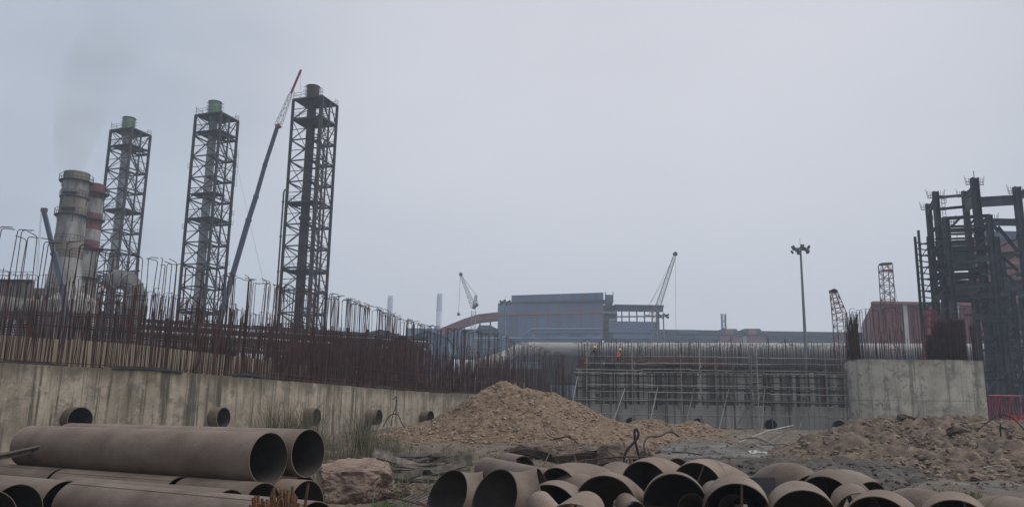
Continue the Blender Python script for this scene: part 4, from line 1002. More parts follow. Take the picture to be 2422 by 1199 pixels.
# open bay right of the block
OB = thing('open_steel_bay', P(1505, 900, 330), 'open steel frame bay with flat roof joining the blue-grey mill', 'building')
Yb = 332
def fb(x0, y0, x1, y1, wd, dp, mt_, name): return beam(name, P(x0, y0, Yb), P(x1, y1, Yb), wd, dp, M[mt_], OB)
pbx(1457, 1568, 723, 734, Yb, 3, 'clad_dark', 'roof_fascia', OB); pbx(1452, 1570, 721.5, 723.5, Yb - 1, 5, 'bluesteel', 'roof', OB)
for x in (1458, 1470.5, 1488, 1506, 1524, 1542, 1556): 
    a = P(x, 730, Yb); beam('column', (a.x, Yb, 0), a, .45, .45, M['clad_dark'], OB)
a = P(1555, 730, Yb - 1); beam('corner_column', (a.x, Yb - 1, 0), a, 1.2, 1.2, M['clad_dark'], OB)
fb(1457, 749, 1556, 748, .5, .5, 'clad_dark', 'rail_beam'); pbx(1440, 1556, 761, 786, Yb - .6, 1, 'clad', 'side_cladding', OB); pbx(1450, 1556, 791, 800, Yb - .6, 1, 'clad', 'side_cladding', OB)
for k in range(10):
    x = 1428 + k * 3; pbx(x, x + 1.6, 714 + k * 1.2, 830, 338, 14, 'clad_dark', 'frame_post', OB)
for yy in (722, 740, 758, 776): pbx(1424, 1458, yy, yy + 3, 337, 15, 'bluesteel', 'floor_beam', OB)
pbx(1431, 1449, 697, 716, 338, 12, 'clad_dark', 'vent_house', OB)
for x in (1432, 1450): rod('rail_post', P(x, 716, 336), P(x, 690, 336), .15, M['bluesteel'], OB)
pbx(1424, 1440, 745, 800, 341, 10, 'clad_dark', 'stair_block', OB)
# pipe bridge in front of the mill
PB = thing('pipe_bridge', P(1340, 900, 300), 'pale pipe bridge with trestle legs along the foot of the mill', 'pipe bridge')
for k, (yy, r_) in enumerate([(779, .45), (783.5, .35), (787, .4), (801, .5), (805, .35)]):
    pts = [P(1240, yy + 14, 300), P(1258, yy, 300), P(1420, yy - 1, 300)] if k < 3 else [P(1120, yy, 300), P(1420, yy - 1, 300)]
    mb = MB(); mb.tube(pts, r_, 10); mb.build('pipe', M['clad'], PB, True, pts[0])
for x in (1268, 1310, 1325, 1380, 1400, 1415): a = P(x, 782, 300.6); beam('trestle_leg', (a.x, a.y, 0), a, .4, .4, M['clad'], PB)
for (x0, x1) in ((1310, 1325), (1380, 1395), (1400, 1415)): beam('trestle_brace', P(x0, 800, 300.6), P(x1, 784, 300.6), .3, .3, M['clad'], PB)
pbx(1268, 1300, 788, 796, 300, 3, 'clad', 'pipe_box', PB); pbx(1345, 1375, 789, 793, 300, 3, 'clad', 'pipe_box', PB)
# inclined conveyor gallery
CV = thing('conveyor_gallery', P(1110, 900, 330), 'red-brown conveyor gallery climbing to the side of the mill', 'conveyor')
pv = [(1035, 785), (1060, 773), (1100, 757), (1132, 747), (1178, 742)]
for (a, b) in zip(pv, pv[1:]):
    A = P(a[0], a[1] + 6, 335); B = P(b[0], b[1] + 6, 335); beam('gallery_section', A, B, 3.5, 2.6, M['clad_red'], CV)
    beam('gallery_roof', A + Vector((0, 0, 1.4)), B + Vector((0, 0, 1.4)), 3.9, .2, M['clad_strip'], CV)
    beam('bottom_truss', A - Vector((0, 0, 1.6)), B - Vector((0, 0, 1.6)), 3.0, .4, M['bluesteel'], CV)
for x, y in ((1065, 785), (1098, 770), (1135, 760), (1160, 757)): a = P(x, y, 335); beam('trestle', (a.x - 1, 335, 0), a, .5, .5, M['bluesteel'], CV); beam('trestle', (a.x + 1.5, 335, 0), a, .5, .5, M['bluesteel'], CV)
t_ = thing('monitor_shed', P(1080, 900, 330), 'blue-grey shed with roof monitor under the conveyor gallery', 'shed')
pbx(960, 1180, 779, 840, 350, 20, 'clad', 'wall', t_)
mb = MB(); a = P(1127, 778, 346); b = P(1178, 778, 346); c_ = P(1160, 769, 346); d_ = P(1133, 769, 346); mb.prism([a, b, c_, d_], (0, 20, 0)); mb.build('roof_monitor', M['clad_dark'], t_)
mb = MB(); a = P(1000, 800, 345); b = P(1070, 800, 345); c_ = P(1050, 776, 345); d_ = P(1020, 783, 345); mb.prism([a, b, c_, d_], (0, 10, 0)); mb.build('hopper', M['clad'], t_)
# long shed on the right
LS = thing('long_shed', P(1780, 900, 380), 'very long low blue-grey shed with pale red bays and roof monitors', 'building')
Ys = 385
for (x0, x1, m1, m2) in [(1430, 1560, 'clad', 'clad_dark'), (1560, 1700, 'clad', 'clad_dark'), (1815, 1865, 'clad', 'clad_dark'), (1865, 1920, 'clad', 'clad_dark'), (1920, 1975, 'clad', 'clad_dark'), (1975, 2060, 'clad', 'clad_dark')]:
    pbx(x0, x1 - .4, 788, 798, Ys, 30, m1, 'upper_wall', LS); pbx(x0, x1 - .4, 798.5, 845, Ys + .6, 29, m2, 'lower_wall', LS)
pbx(1702, 1757, 789, 845, Ys - .5, 30, 'clad_pink', 'red_bay', LS); pbx(1768, 1812, 787, 845, Ys - .5, 30, 'clad_pink', 'red_bay', LS); pbx(1757.5, 1767.5, 788, 845, Ys - .2, 29, 'clad_white', 'white_strip', LS)
pbx(1430, 2060, 786.3, 788.2, Ys - 1.2, 33, 'bluesteel', 'roof', LS)
for (x0, x1, d) in ((1606, 1650, 779.5), (1704, 1748, 777.5), (1757, 1804, 777)):
    mb = MB(); mb.prism([P(x0 + 6, 789, Ys - 2), P(x1, 789, Ys - 2), P(x1 - 6, d, Ys - 2), P(x0 + 3, d, Ys - 2), P(x0, d + 3.5, Ys - 2)], (0, 34, 0)); mo = mb.build('roof_monitor', M['clad_dark'], LS)
    if x0 > 1700: pbx(x0 + 13, x1 - 15, d + .6, 790, Ys - 2.5, .4, 'clad_pink', 'red_panel', mo)
for x in (1560, 1625, 1697, 1866, 1922): a = P(x, 787, Ys - .6); beam('downpipe', (a.x, Ys - .7, 0), (a.x, Ys - .7, a.z), .4, .4, M['clad'], LS)
# far twin chimneys
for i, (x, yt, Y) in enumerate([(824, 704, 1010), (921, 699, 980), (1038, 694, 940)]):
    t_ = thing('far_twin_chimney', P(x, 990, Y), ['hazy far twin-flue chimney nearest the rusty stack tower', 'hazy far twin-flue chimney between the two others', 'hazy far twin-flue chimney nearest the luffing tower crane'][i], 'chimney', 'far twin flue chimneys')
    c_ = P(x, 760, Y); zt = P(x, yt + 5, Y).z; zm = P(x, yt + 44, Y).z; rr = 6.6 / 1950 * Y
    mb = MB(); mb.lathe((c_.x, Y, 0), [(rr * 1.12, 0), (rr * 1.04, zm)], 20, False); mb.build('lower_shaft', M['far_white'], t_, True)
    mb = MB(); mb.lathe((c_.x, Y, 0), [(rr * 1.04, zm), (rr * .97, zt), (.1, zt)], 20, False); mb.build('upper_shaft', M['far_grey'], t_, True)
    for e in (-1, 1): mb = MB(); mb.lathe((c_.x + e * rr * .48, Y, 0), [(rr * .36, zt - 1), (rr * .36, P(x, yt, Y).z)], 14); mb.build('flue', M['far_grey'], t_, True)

# ================================================================ big horizontal gas main
GM = thing('gas_main', P(1650, 900, 175), 'thick grey gas main pipe running level behind the scaffold, elbow at one end', 'pipeline')
Yg = 175
mpts = path_smooth([P(1040, 905, Yg - 4), P(1130, 868, Yg - 2), P(1165, 858, Yg - 2), P(1195, 848, Yg), P(1222, 834, Yg), P(1246, 828, Yg), P(1275, 827.5, Yg)], 5)
mb = MB(); mb.tube(mpts, 1.62, 28); mb.build('bend', M['duct'], GM, True, mpts[0])
for k in range(8, 31, 2):
    d = (mpts[min(k + 1, len(mpts) - 1)] - mpts[k]).normalized(); mb = MB(); mb.tube([mpts[k] - d * .08, mpts[k] + d * .08], 1.72, 28); mb.build('stiffener_ring', M['stack_grey'], GM, True, mpts[k])
xs_ = [1275, 1390, 1510, 1630, 1750, 1870, 1990, 2110, 2230, 2330]
for a, b in zip(xs_, xs_[1:]):
    A = P(a, 827.5 + (a - 1275) * .003, Yg); B = P(b, 827.5 + (b - 1275) * .003, Yg); d = (B - A).normalized()
    rod('pipe_section', A, B - d * .02, 1.6, M['duct'], GM, 32); rod('flange', B - d * .12, B + d * .08, 1.72, M['duct'], GM, 32)
    beam('saddle', Vector((B.x, B.y, 0)), Vector((B.x, B.y, B.z - 1.4)), .7, 1.2, M['bluesteel'], GM)
beam('trestle_girder', P(1200, 849, Yg), P(2330, 853, Yg), 2.4, .9, M['clad_dark'], GM)
beam('lower_pipe', P(1280, 866, Yg - 8), P(1420, 868, Yg - 8), 1.6, 1.6, M['duct'], GM)
M['shed_grey'] = mat('dull_grey_sheet', two((.05, .048, .05), (.09, .085, .086)), .3, .8)
LB = thing('low_service_building', P(1500, 900, 150), 'low dark grey service building under the gas main', 'building')
pbx(1290, 1400, 847, 860, 150, 8, 'shed_grey', 'wall', LB); pbx(1440, 1720, 849, 862, 131, 8, 'brown_roof', 'red_wall', LB); pbx(1280, 1990, 852, 905, 132, 6, 'shed_grey', 'wall', LB)
pbx(1130, 1300, 872, 930, 140, 6, 'shed_grey', 'wall', LB)
# ================================================================ red-white hall, red tower block
RH = thing('striped_hall', P(2170, 900, 190), 'red clad hall with white vertical strips behind the grey wall segment', 'building')
pbx(2065, 2330, 718, 870, 192, 40, 'clad_red', 'hall_body', RH)
x = 2065
for wd, m_ in [(26, 0), (26, 0), (24, 0), (10, 1), (26, 0), (26, 0), (26, 0), (26, 0), (8, 0), (12, 1), (26, 0), (26, 0)]:
    pbx(x, x + wd - .35, 719, 870, 191.6, .3, 'clad_white' if m_ else 'clad_red', 'cladding_panel', RH); x += wd
mb = MB(); a = P(2065, 718, 192); b = P(2050, 745, 232); mb.prism([(a.x - .1, 191.8, 0), (a.x + 14.2, 232, 0), (a.x + 14.2, 232, a.z - .02), (a.x - .1, 191.8, a.z - .02)], (-.25, 0, 0)); mb.build('side_wall', M['clad_red'], RH)
pbx(2063, 2332, 716, 718.3, 191, 42, 'clad_strip', 'roof', RH)
RB = thing('red_tower_block', P(2380, 900, 210), 'tall dull red clad block behind the dark steel frame', 'building')
pbx(2320, 2470, 565, 1000, 212, 40, 'clad_red', 'block', RB); pbx(2318, 2472, 548, 564.5, 211.5, 41, 'clad_dark', 'parapet', RB)
for yy in (620, 664, 700): pbx(2320, 2470, yy, yy + 3, 211.4, .5, 'clad_strip', 'cladding_seam', RB)
# ================================================================ steel frame at right
SF = thing('steel_frame_structure', P(2320, 1000, 112), 'dark blue-grey unfinished steel frame with columns, girders and bracing', 'steel frame')
def colm(x, yt, Y, wd, nm='column', yb=None):
    a = P(x, yt, Y); ibeam(nm, (a.x, Y, 0) if yb is None else (a.x, Y, P(x, yb, Y).z), a, wd, wd, M['bluesteel'], SF, (1, 0, 0)); return a
def gird(x0, y0, Y0, x1, y1, Y1, dp, wd=.3, nm='girder'): ibeam(nm, P(x0, y0, Y0), P(x1, y1, Y1), wd, dp * (.8 if dp < 1.25 else .95), M['bluesteel'], SF)
YN, YF = 110, 122
cols = {'a': (2195, 482, YF, .68), 'b': (2212, 453, YN, .68), 'c': (2281, 452, YF, .72), 'd': (2304, 421, YN, .85), 'e': (2404, 442, YN, .8), 'f': (2236, 514, YN - 6, .68), 'g': (2338, 508, YN - 6, .68), 'h': (2452, 420, YN, .8), 'i': (2370, 600, YF + 8, .6)}
tops = {}
for k, (x, yt, Y, wd) in cols.items():
    tops[k] = colm(x, yt, Y, wd)
    mb = MB(); q = tops[k]                     # erection brackets on the column heads
    for e in (-1, 1):
        b = q + Vector((e * wd * .5, 0, -.9)); mb.tube([b, b + Vector((e * .75, 0, -.1))], .05, 4, False); mb.tube([b + Vector((0, 0, .35)), b + Vector((e * .75, 0, .3))], .04, 4, False)
        for o in (.4, .75, .95): mb.tube([b + Vector((e * o * .8, 0, -.1)), b + Vector((e * o, 0, .9 + .3 * (o > .9)))], .035, 4, False)
    mb.build('erection_bracket', M['bluesteel'], SF)
rod('aerial', tops['d'], tops['d'] + Vector((0, 0, 1.0)), .05, M['bluesteel'], SF)
g = [(2212, 468, YN, 2281, 462, YF, .5), (2212, 496, YN, 2281, 489, YF, .5), (2195, 505, YF, 2212, 470, YN, .9), (2281, 475, YF, 2304, 447, YN, 1.3), (2281, 487, YF, 2304, 470, YN, 2.2), (2304, 479, YN, 2404, 473, YN, 1.45), (2336, 525, YN, 2404, 526, YN, 1.2), (2404, 470, YN, 2440, 445, YN, 1.2),
     (2232, 517, YN - 6, 2342, 510, YN - 6, .5), (2232, 537, YN - 6, 2338, 533, YN - 6, .35), (2215, 544, YN, 2340, 541, YN, .3), (2212, 549, YN, 2305, 546, YN, .3), (2212, 577, YN, 2304, 573, YN, .9), (2236, 592, YN - 6, 2338, 584, YN - 6, .5), (2212, 597, YN, 2304, 592, YN, 1.3), (2236, 618, YN - 6, 2338, 611, YN - 6, .9), (2212, 632, YN, 2304, 627, YN, .8), (2236, 640, YN - 6, 2338, 634, YN - 6, .35), (2212, 652, YN, 2304, 650, YN, .9), (2212, 658, YF, 2338, 657, YN - 6, .35), (2236, 681, YN - 6, 2338, 675, YN - 6, .5), (2212, 690, YN, 2310, 686, YN, 1.5), (2236, 705, YN - 6, 2338, 700, YN - 6, .5),
     (2338, 604, YN, 2404, 600, YN, .8), (2338, 637, YN, 2404, 633, YN, .4), (2338, 672, YN, 2422, 668, YN, .9), (2338, 695, YN - 6, 2440, 690, YN - 6, 1.0), (2304, 751, YN - 6, 2440, 752, YN - 6, .5), (2280, 745, YN - 6, 2440, 746, YN - 6, .4), (2338, 766, YN, 2440, 764, YN, .5), (2320, 800, YN - 6, 2440, 796, YN - 6, .6), (2330, 830, YN - 6, 2440, 828, YN - 6, .5), (2330, 856, YN - 6, 2440, 858, YN - 6, .45), (2330, 900, YN - 6, 2440, 900, YN - 6, .5), (2330, 880, YN, 2440, 880, YN, .3), (2330, 925, YN, 2440, 926, YN, .5),
     (2195, 560, YF, 2212, 540, YN, .4), (2195, 600, YF, 2236, 572, YN - 6, .4), (2212, 625, YN, 2236, 605, YN - 6, .4), (2212, 660, YN, 2236, 640, YN - 6, .4), (2212, 705, YN, 2236, 685, YN - 6, .5), (2304, 560, YN, 2338, 535, YN - 6, .5), (2304, 610, YN, 2338, 590, YN - 6, .6), (2304, 650, YN, 2338, 630, YN - 6, .6), (2304, 700, YN, 2338, 685, YN - 6, .6)]
for q in g: gird(*q)
rg = random.Random(5)
for k in range(16):                          # secondary floor beams
    y = 545 + k * 10.5; gird(2212 + rg.choice([0, 24]), y, YN + rg.choice([-6, 0, 4]), rg.choice([2304, 2338, 2282]), y - 4, YN + rg.choice([-6, 0, 4]), rg.choice([.3, .4, .6]), .25, 'floor_beam')
for (x0, x1) in ((2212, 2236), (2304, 2338), (2338, 2404)):
    for k in range(6):
        y = 560 + k * 42 + rg.uniform(-6, 6); Yq = YN - 3 if x0 != 2338 else YN
        gird(x0 + 4, y + 30, Yq, x1 + 4, y, Yq, .25, .2, 'brace')
for k in range(5): gird(2404, 560 + k * 45, YN, 2460, 556 + k * 45, YN, .6, .3)
for q in [(2345, 528, YN, 2362, 548, YN, .45), (2304, 548, YN, 2336, 515, YN - 6, .4), (2250, 537, YN - 6, 2270, 516, YN - 6, .3), (2290, 535, YN - 6, 2310, 514, YN - 6, .3), (2360, 536, YN, 2408, 596, YN, .45), (2370, 606, YN, 2408, 640, YN, .35), (2365, 638, YN, 2400, 668, YN, .35), (2300, 600, YN, 2330, 560, YN, .3), (2338, 760, YN - 6, 2400, 700, YN - 6, .35), (2338, 700, YN - 6, 2400, 760, YN - 6, .35), (2345, 820, YN - 6, 2410, 765, YN - 6, .35), (2340, 930, YN, 2420, 860, YN, .35), (2310, 700, YN, 2336, 800, YN, .5), (2390, 800, YN - 6, 2440, 740, YN - 6, .3), (2345, 900, YN, 2420, 960, YN, .35), (2330, 760, YN - 6, 2370, 830, YN - 6, .3), (2300, 930, YN, 2345, 870, YN, .3)]: gird(*q, nm='brace')
for (x, y0, y1, Y) in ((2395, 690, 1000, YN - 6), (2358, 560, 1000, YN), (2376, 760, 1000, YN - 8), (2415, 700, 1000, YN - 9), (2332, 800, 1000, YN + 2), (2346, 700, 1000, YN + 6)): colm(x, y0, Y, .45)
for (x0, x1, y0, y1, Y) in ((2245, 2310, 604, 608, YF), (2240, 2320, 662, 667, YF), (2230, 2330, 694, 708, YF), (2350, 2440, 718, 742, YF + 3), (2340, 2440, 676, 688, YF), (2365, 2400, 772, 806, YF + 4), (2370, 2450, 826, 846, YF + 2), (2345, 2450, 900, 925, YF + 6)): pbx(x0, x1, y0, y1, Y, 3, 'bluesteel', 'floor_unit', SF)
for k in range(9):                              # floor joists and hand rails
    y = 580 + k * 15; gird(2225 + k % 3 * 6, y, YN + 3 + k % 2 * 3, 2318, y - 3, YN + 6, .25, .25, 'joist')
rq = random.Random(77)
for k in range(34):
    x = rq.uniform(2335, 2430); y = rq.uniform(705, 960); Yq = rq.choice([YN - 8, YN - 4, YN, YN + 5, YF])
    if k % 3 == 0: gird(x, y, Yq, x + rq.uniform(-2, 2), y + rq.uniform(25, 70), Yq, .3, .25, 'post')
    elif k % 3 == 1: gird(x - 30, y, Yq, x + 30, y - rq.uniform(0, 3), Yq, .35, .25, 'joist')
    else: gird(x - 18, y + 22, Yq, x + 18, y - 22, Yq, .25, .2, 'brace')
mb = MB()
for (x0, x1, y, Y) in ((2340, 2420, 770, YN - 7), (2335, 2430, 905, YN - 8), (2335, 2420, 860, YN - 8), (2230, 2300, 575, YN - 6.5), (2345, 2420, 668, YN - 1)):
    rails(mb, [P(x0, y, Y), P(x1, y, Y)], 0)
mb.build('hand_rails', M['bluesteel'], SF)
for (x, y, Y) in ((2350, 590, YN - .8), (2350, 625, YN - .8), (2196, 520, YF - .6), (2194, 545, YF - .6), (2226, 480, YN - .6), (2320, 650, YN - 7)):
    a = P(x, y, Y); mb = MB(); mb.tube([a, a + Vector((.7, 0, 0)), a + Vector((.7, 0, .7))], .04, 4, False); mb.tube([a + Vector((0, 0, .5)), a + Vector((.7, 0, .5))], .03, 4, False); mb.build('cleat', M['bluesteel'], SF)
mb = MB()
for dx in (-.22, .22): mb.tube([(tops['b'].x + .8 + dx, YN - .3, 0), (tops['b'].x + .8 + dx, YN - .3, tops['b'].z - 1)], .035, 4, False)
zz = 1.0
while zz < tops['b'].z - 1: mb.tube([(tops['b'].x + .58, YN - .3, zz), (tops['b'].x + 1.02, YN - .3, zz)], .03, 4, False); zz += .45
mb.build('ladder', M['bluesteel'], SF)
# slim stair tower left of it
ST = thing('slim_access_tower', P(2180, 1000, 116), 'slim ladder-like steel access tower beside the dark steel frame', 'tower')
l1, l2, l3 = P(2164, 560, 114), P(2172, 545, 117), P(2194, 560, 116)
for q in (l1, l2, l3): beam('leg', (q.x, q.y, 0), q, .28, .28, M['bluesteel'], ST)
zz = 2.5; k = 0
while zz < l1.z:
    z2 = min(zz, l3.z); beam('rung', (l1.x, l1.y, zz), (l3.x, l3.y, zz + .1), .12, .14, M['bluesteel'], ST)
    if k % 3 == 0: beam('brace', (l2.x, l2.y, zz), (l3.x, l3.y, zz + 1.6), .09, .09, M['bluesteel'], ST)
    if k % 2: beam('rung', (l2.x, l2.y, zz + .35), (l3.x, l3.y, zz + .35), .12, .2, M['bluesteel'], ST)
    zz += .85; k += 1

# ================================================================ flood light masts
def mast(px, ytop, ybase_px, Y, label, n=10):
    a = P(px[0], ytop, Y); t = thing('floodlight_mast', (a.x, Y, 0), label, 'floodlight mast', 'floodlight masts')
    Hh = a.z; mb = MB(); mb.lathe((a.x, Y, 0), [(.34, 0), (.27, Hh * .5), (.16, Hh)], 14); mb.build('pole', M['galv'], t, True, (a.x, Y, 0))
    rr = 1.25; mb = MB(); mb.tube([Vector((a.x + rr * math.cos(q), Y + rr * math.sin(q), Hh - .3)) for q in np.linspace(0, 2 * math.pi, 19)], .06, 5, False)
    for q in np.linspace(0, 2 * math.pi, 7): mb.tube([(a.x, Y, Hh - .2), (a.x + rr * math.cos(q), Y + rr * math.sin(q), Hh - .3)], .05, 4, False)
    mb.build('head_ring', M['lamp_body'], t)
    for k in range(n):
        q = 2 * math.pi * k / n + .2; zz = Hh - .05 if k % 2 else Hh - .75
        c_ = Vector((a.x + (rr + .15) * math.cos(q), Y + (rr + .15) * math.sin(q), zz)); d = Vector((math.cos(q), math.sin(q), -.55)).normalized()
        fl_ = beam('floodlight', c_ - d * .18, c_ + d * .16, .62, .5, M['lamp_body'], t); beam('lamp_glass', c_ + d * .161, c_ + d * .175, .52, .4, M['galv'], fl_)
    rod('lightning_rod', (a.x, Y, Hh), (a.x, Y, Hh + 1.6), .025, M['lamp_body'], t)
mast((1893, 0), 585, 0, 142, 'tall floodlight mast standing beyond the scaffolded wall beside the red boom')
mast((1195, 0), 712, 0, 225, 'floodlight mast in front of the blue-grey mill building')
mast((1569, 0), 744, 0, 230, 'floodlight mast just past the open steel bay of the mill')

# ================================================================ foreground pipes
def hollow(path, r, th, n=44, mb=None):
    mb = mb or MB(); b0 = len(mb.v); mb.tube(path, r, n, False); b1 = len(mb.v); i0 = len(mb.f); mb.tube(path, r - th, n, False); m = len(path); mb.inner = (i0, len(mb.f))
    for e in (0, (m - 1) * n):
        for k in range(n):
            j = (k + 1) % n; mb.f.append((b0 + e + k, b0 + e + j, b1 + e + j, b1 + e + k))
    return mb
AX = Vector((.862, -.507, 0)); NX = Vector((.507, .862, 0)); A0 = Vector((-4.84, 16.67, 0))
def long_pipe(n_, u0, u1, z, r, label, yaw=0, seam=None, gap=None):
    ax = Matrix.Rotation(R(yaw), 3, 'Z') @ AX
    e = A0 + NX * n_ + AX * u1 + Vector((0, 0, z)); s = e - ax * (u1 - u0)
    t = thing('steel_pipe', Vector((e.x, e.y, z - r)), label, 'pipe', 'stacked long brown steel pipes')
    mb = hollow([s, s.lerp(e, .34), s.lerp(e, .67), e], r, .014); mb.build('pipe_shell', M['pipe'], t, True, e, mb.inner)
    if seam is not None:                         # longitudinal weld bead
        X = Vector((0, 0, 1)); Yv = ax.cross(X); q = (X * math.cos(seam) + Yv * math.sin(seam)) * (r + .002)
        beam('weld_seam', s + q, e + q, .02, .012, M['pipe'], t, q)
    if gap:                                      # girth weld
        c_ = e - ax * gap; mb = MB(); mb.tube([c_ - ax * .012, c_ + ax * .012], r + .006, 44, False); mb.build('weld_ring', M['pipe'], t, True, c_)
    return t
long_pipe(.12, -7.9, .13, 1.37, .5, 'long brown steel pipe on top of the stack, with both ends in sight', 0, -.9)
long_pipe(1.10, -7.9, .22, 1.45, .48, 'upper brown steel pipe resting behind the long top one', 0, -.5)
long_pipe(.62, -9, .72, .5, .47, 'lower brown pipe under the gap between the two upper pipes', 0)
long_pipe(1.60, -9, -.35, .5, .47, 'lower brown pipe on the ground behind, next to the pink boulder', 0)
long_pipe(-.35, -1.55, .55, .5, .47, 'short lower brown pipe hidden below the mouth of the top pipe', 0)
long_pipe(-.35, -5.6, -1.75, .5, .47, 'lower brown pipe under the long top one, with arched open mouth', 0, .55)
long_pipe(-.33, -13, -5.75, .5, .47, 'lower brown pipe beginning below the rear end of the top pipe', 0, .4)
long_pipe(-1.32, -4.0, .75, .46, .46, 'lower brown pipe just behind the long bottom front pipe', 0)
long_pipe(-2.27, -2.36, 3.65, .48, .48, 'long pale brown bottom front pipe behind the upright rebar ends', -1.2, .42)
long_pipe(-2.27, -13, -2.5, .48, .48, 'rearmost of three bottom pipes ending side by side with dark mouths', 0)
long_pipe(-3.22, -13, -2.4, .48, .48, 'middle one of three bottom pipes ending side by side with dark mouths', 0)
long_pipe(-4.18, -13, -1.5, .48, .48, 'foremost of three bottom pipes ending side by side with dark mouths', 0)
long_pipe(-1.80, -15, -6.65, 1.28, .44, 'upper brown pipe with steel angle lying across its mouth', 0)
# steel angle lying across
a = P(-330, 1120, 13.5); a.z = 1.02; b = P(94, 1054, 18.8)
SAg = thing('steel_angle', a, 'rusty steel angle bar resting across the pipes against the top pipe', 'steel bar')
beam('flange', a, b, .16, .014, M['timber'], SAg); d = (b - a).normalized(); beam('web', a - Vector((0, 0, .06)) , b - Vector((0, 0, .06)), .014, .10, M['timber'], SAg)

# ---- pipe bends lying at right
def bend(px, py, D, yaw, tilt, phi, sweep, Rb, r=.5, label='', straight=0.0, braces=(), seam=False):
    O = P(px, py, D); v = Vector((-O.x, -O.y, 0)).normalized()           # towards the camera
    n0 = Matrix.Rotation(R(-yaw), 3, 'Z') @ v                            # yaw>0 : mouth turned to the left of the picture
    right = Vector((-n0.y, n0.x, 0)) ; 
    n0 = (n0 * math.cos(R(tilt)) + Vector((0, 0, -1)) * math.sin(R(tilt))).normalized()
    dn = (Vector((0, 0, -1)) - n0 * n0.dot(Vector((0, 0, -1)))).normalized(); rt = dn.cross(n0) * -1
    if rt.dot(right) < 0: rt = -rt
    b = dn * math.cos(R(phi)) + rt * math.sin(R(phi))
    pts = [O, O - n0 * straight * .5] if straight else []
    O2 = O - n0 * straight
    for k in range(17):
        th = R(sweep) * k / 16; pts.append(O2 + b * Rb - b * Rb * math.cos(th) - n0 * Rb * math.sin(th))
    t = thing('pipe_bend', Vector((O.x, O.y, max(0, O.z - r))), label, 'pipe bend', 'brown pipe bends piled on the ground')
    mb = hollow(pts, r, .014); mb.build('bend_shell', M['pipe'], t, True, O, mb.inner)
    for (a0, a1, rr) in braces:
        p0 = O - n0 * .15 + (dn * math.cos(R(a0)) + rt * math.sin(R(a0))) * (r - .01); p1 = O - n0 * .15 + (dn * math.cos(R(a1)) + rt * math.sin(R(a1))) * (r - .01)
        rod('brace_bar', p0, p1, rr, M['pipe'], t)
    if seam:
        k = 6; dd = (pts[k + 1] - pts[k]).normalized(); mb = MB(); mb.tube([pts[k] - dd * .01, pts[k] + dd * .01], r + .006, 44, False); mb.build('weld_ring', M['pipe'], t, True, pts[k])
    return t
bend(1056, 1178, 14.5, 50, -22, 125, 58, .78, .5, 'leaning pipe bend at the end of the pile by the timber planks', braces=((60, 150, .02),))
bend(1168, 1184, 13.3, 46, -20, 125, 70, .78, .5, 'leaning pipe bend with an inner bar, second in the front of the pile', braces=((50, 140, .02),))
bend(1302, 1214, 13.6, 14, 14, 20, 60, 1.0, .46, 'front pipe bend holding a small pipe offcut in its mouth')
bend(1432, 1198, 13.8, 6, 12, 30, 60, 1.0, .5, 'wide open pipe bend behind the small pale tapered offcut')
bend(1596, 1197, 13.4, 0, 10, 0, 70, 1.0, .5, 'front pipe bend with one level brace bar across its mouth', braces=((82, -82, .018),))
bend(1743, 1217, 13.0, -4, 22, 10, 75, .9, .5, 'front pipe bend with one upright brace bar in its mouth', braces=((10, 170, .02),))
bend(1900, 1234, 12.8, -10, 22, 10, 75, .9, .5, 'front pipe bend with slanting brace bar beside the flat dark plate', braces=((-60, 40, .02),))
bend(2078, 1252, 12.7, 6, 18, 20, 75, .9, .5, 'pipe bend low at the front with a plain dark mouth')
bend(2262, 1260, 12.5, -3, 20, 12, 75, .9, .5, 'low front pipe bend with short upright bar below the spoil heap', braces=((30, 165, .02),))
bend(1322, 1156, 16.6, 28, 16, 60, 70, .9, .42, 'small pipe bend half hidden behind two bigger mouths')
bend(1526, 1149, 16.4, 20, 16, 35, 65, 1.0, .48, 'rear pipe bend with big dark mouth below the bent rods')
bend(1648, 1154, 16.0, 14, 14, 48, 70, 1.0, .48, 'rear pipe bend turning away over stony mud, one bar inside', braces=((160, -30, .018),), seam=True)
bend(1952, 1184, 15.0, 8, 22, 30, 70, .9, .45, 'rear pipe bend tucked behind the slanting-bar one')
# humps seen from behind
def hump(px, py, D, yaw, r, Rb, sweep, label):                           # arch lying with both mouths to the ground; (px,py) = crown
    C = P(px, py, D); ax = Matrix.Rotation(R(yaw), 3, 'Z') @ Vector((1, 0, 0)); c0 = C - Vector((0, 0, r))
    pts = [c0 + ax * Rb * math.sin(q) + Vector((0, 0, Rb * (math.cos(q) - 1))) for q in np.linspace(-R(sweep) / 2, R(sweep) / 2, 19)]
    t = thing('pipe_bend', Vector((C.x, C.y, max(0, C.z - 2 * r))), label, 'pipe bend', 'brown pipe bends piled on the ground')
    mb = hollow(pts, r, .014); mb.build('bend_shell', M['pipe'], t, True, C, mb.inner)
    mb = MB(); dd = (pts[10] - pts[9]).normalized(); mb.tube([pts[9] - dd * .01, pts[9] + dd * .01], r + .006, 44, False); mb.build('weld_ring', M['pipe'], t, True, pts[9])
hump(1376, 1099, 18.0, 62, .42, .9, 70, 'domed pipe bend showing only its back beside the boulders')
hump(1460, 1091, 17.6, 70, .46, .9, 75, 'domed pipe bend back directly below the standing bent rod')
hump(1366, 1117, 16.6, 115, .44, .9, 75, 'domed pipe bend back between two dark mouths')
hump(1862, 1093, 15.8, 112, .46, .9, 60, 'large domed pipe bend back beside the green tuft')
hump(1996, 1109, 16.4, 112, .48, .9, 60, 'large domed pipe bend back on the muddy track')
hump(2170, 1153, 13.8, 108, .47, .9, 60, 'domed pipe bend back close below the spoil heap')
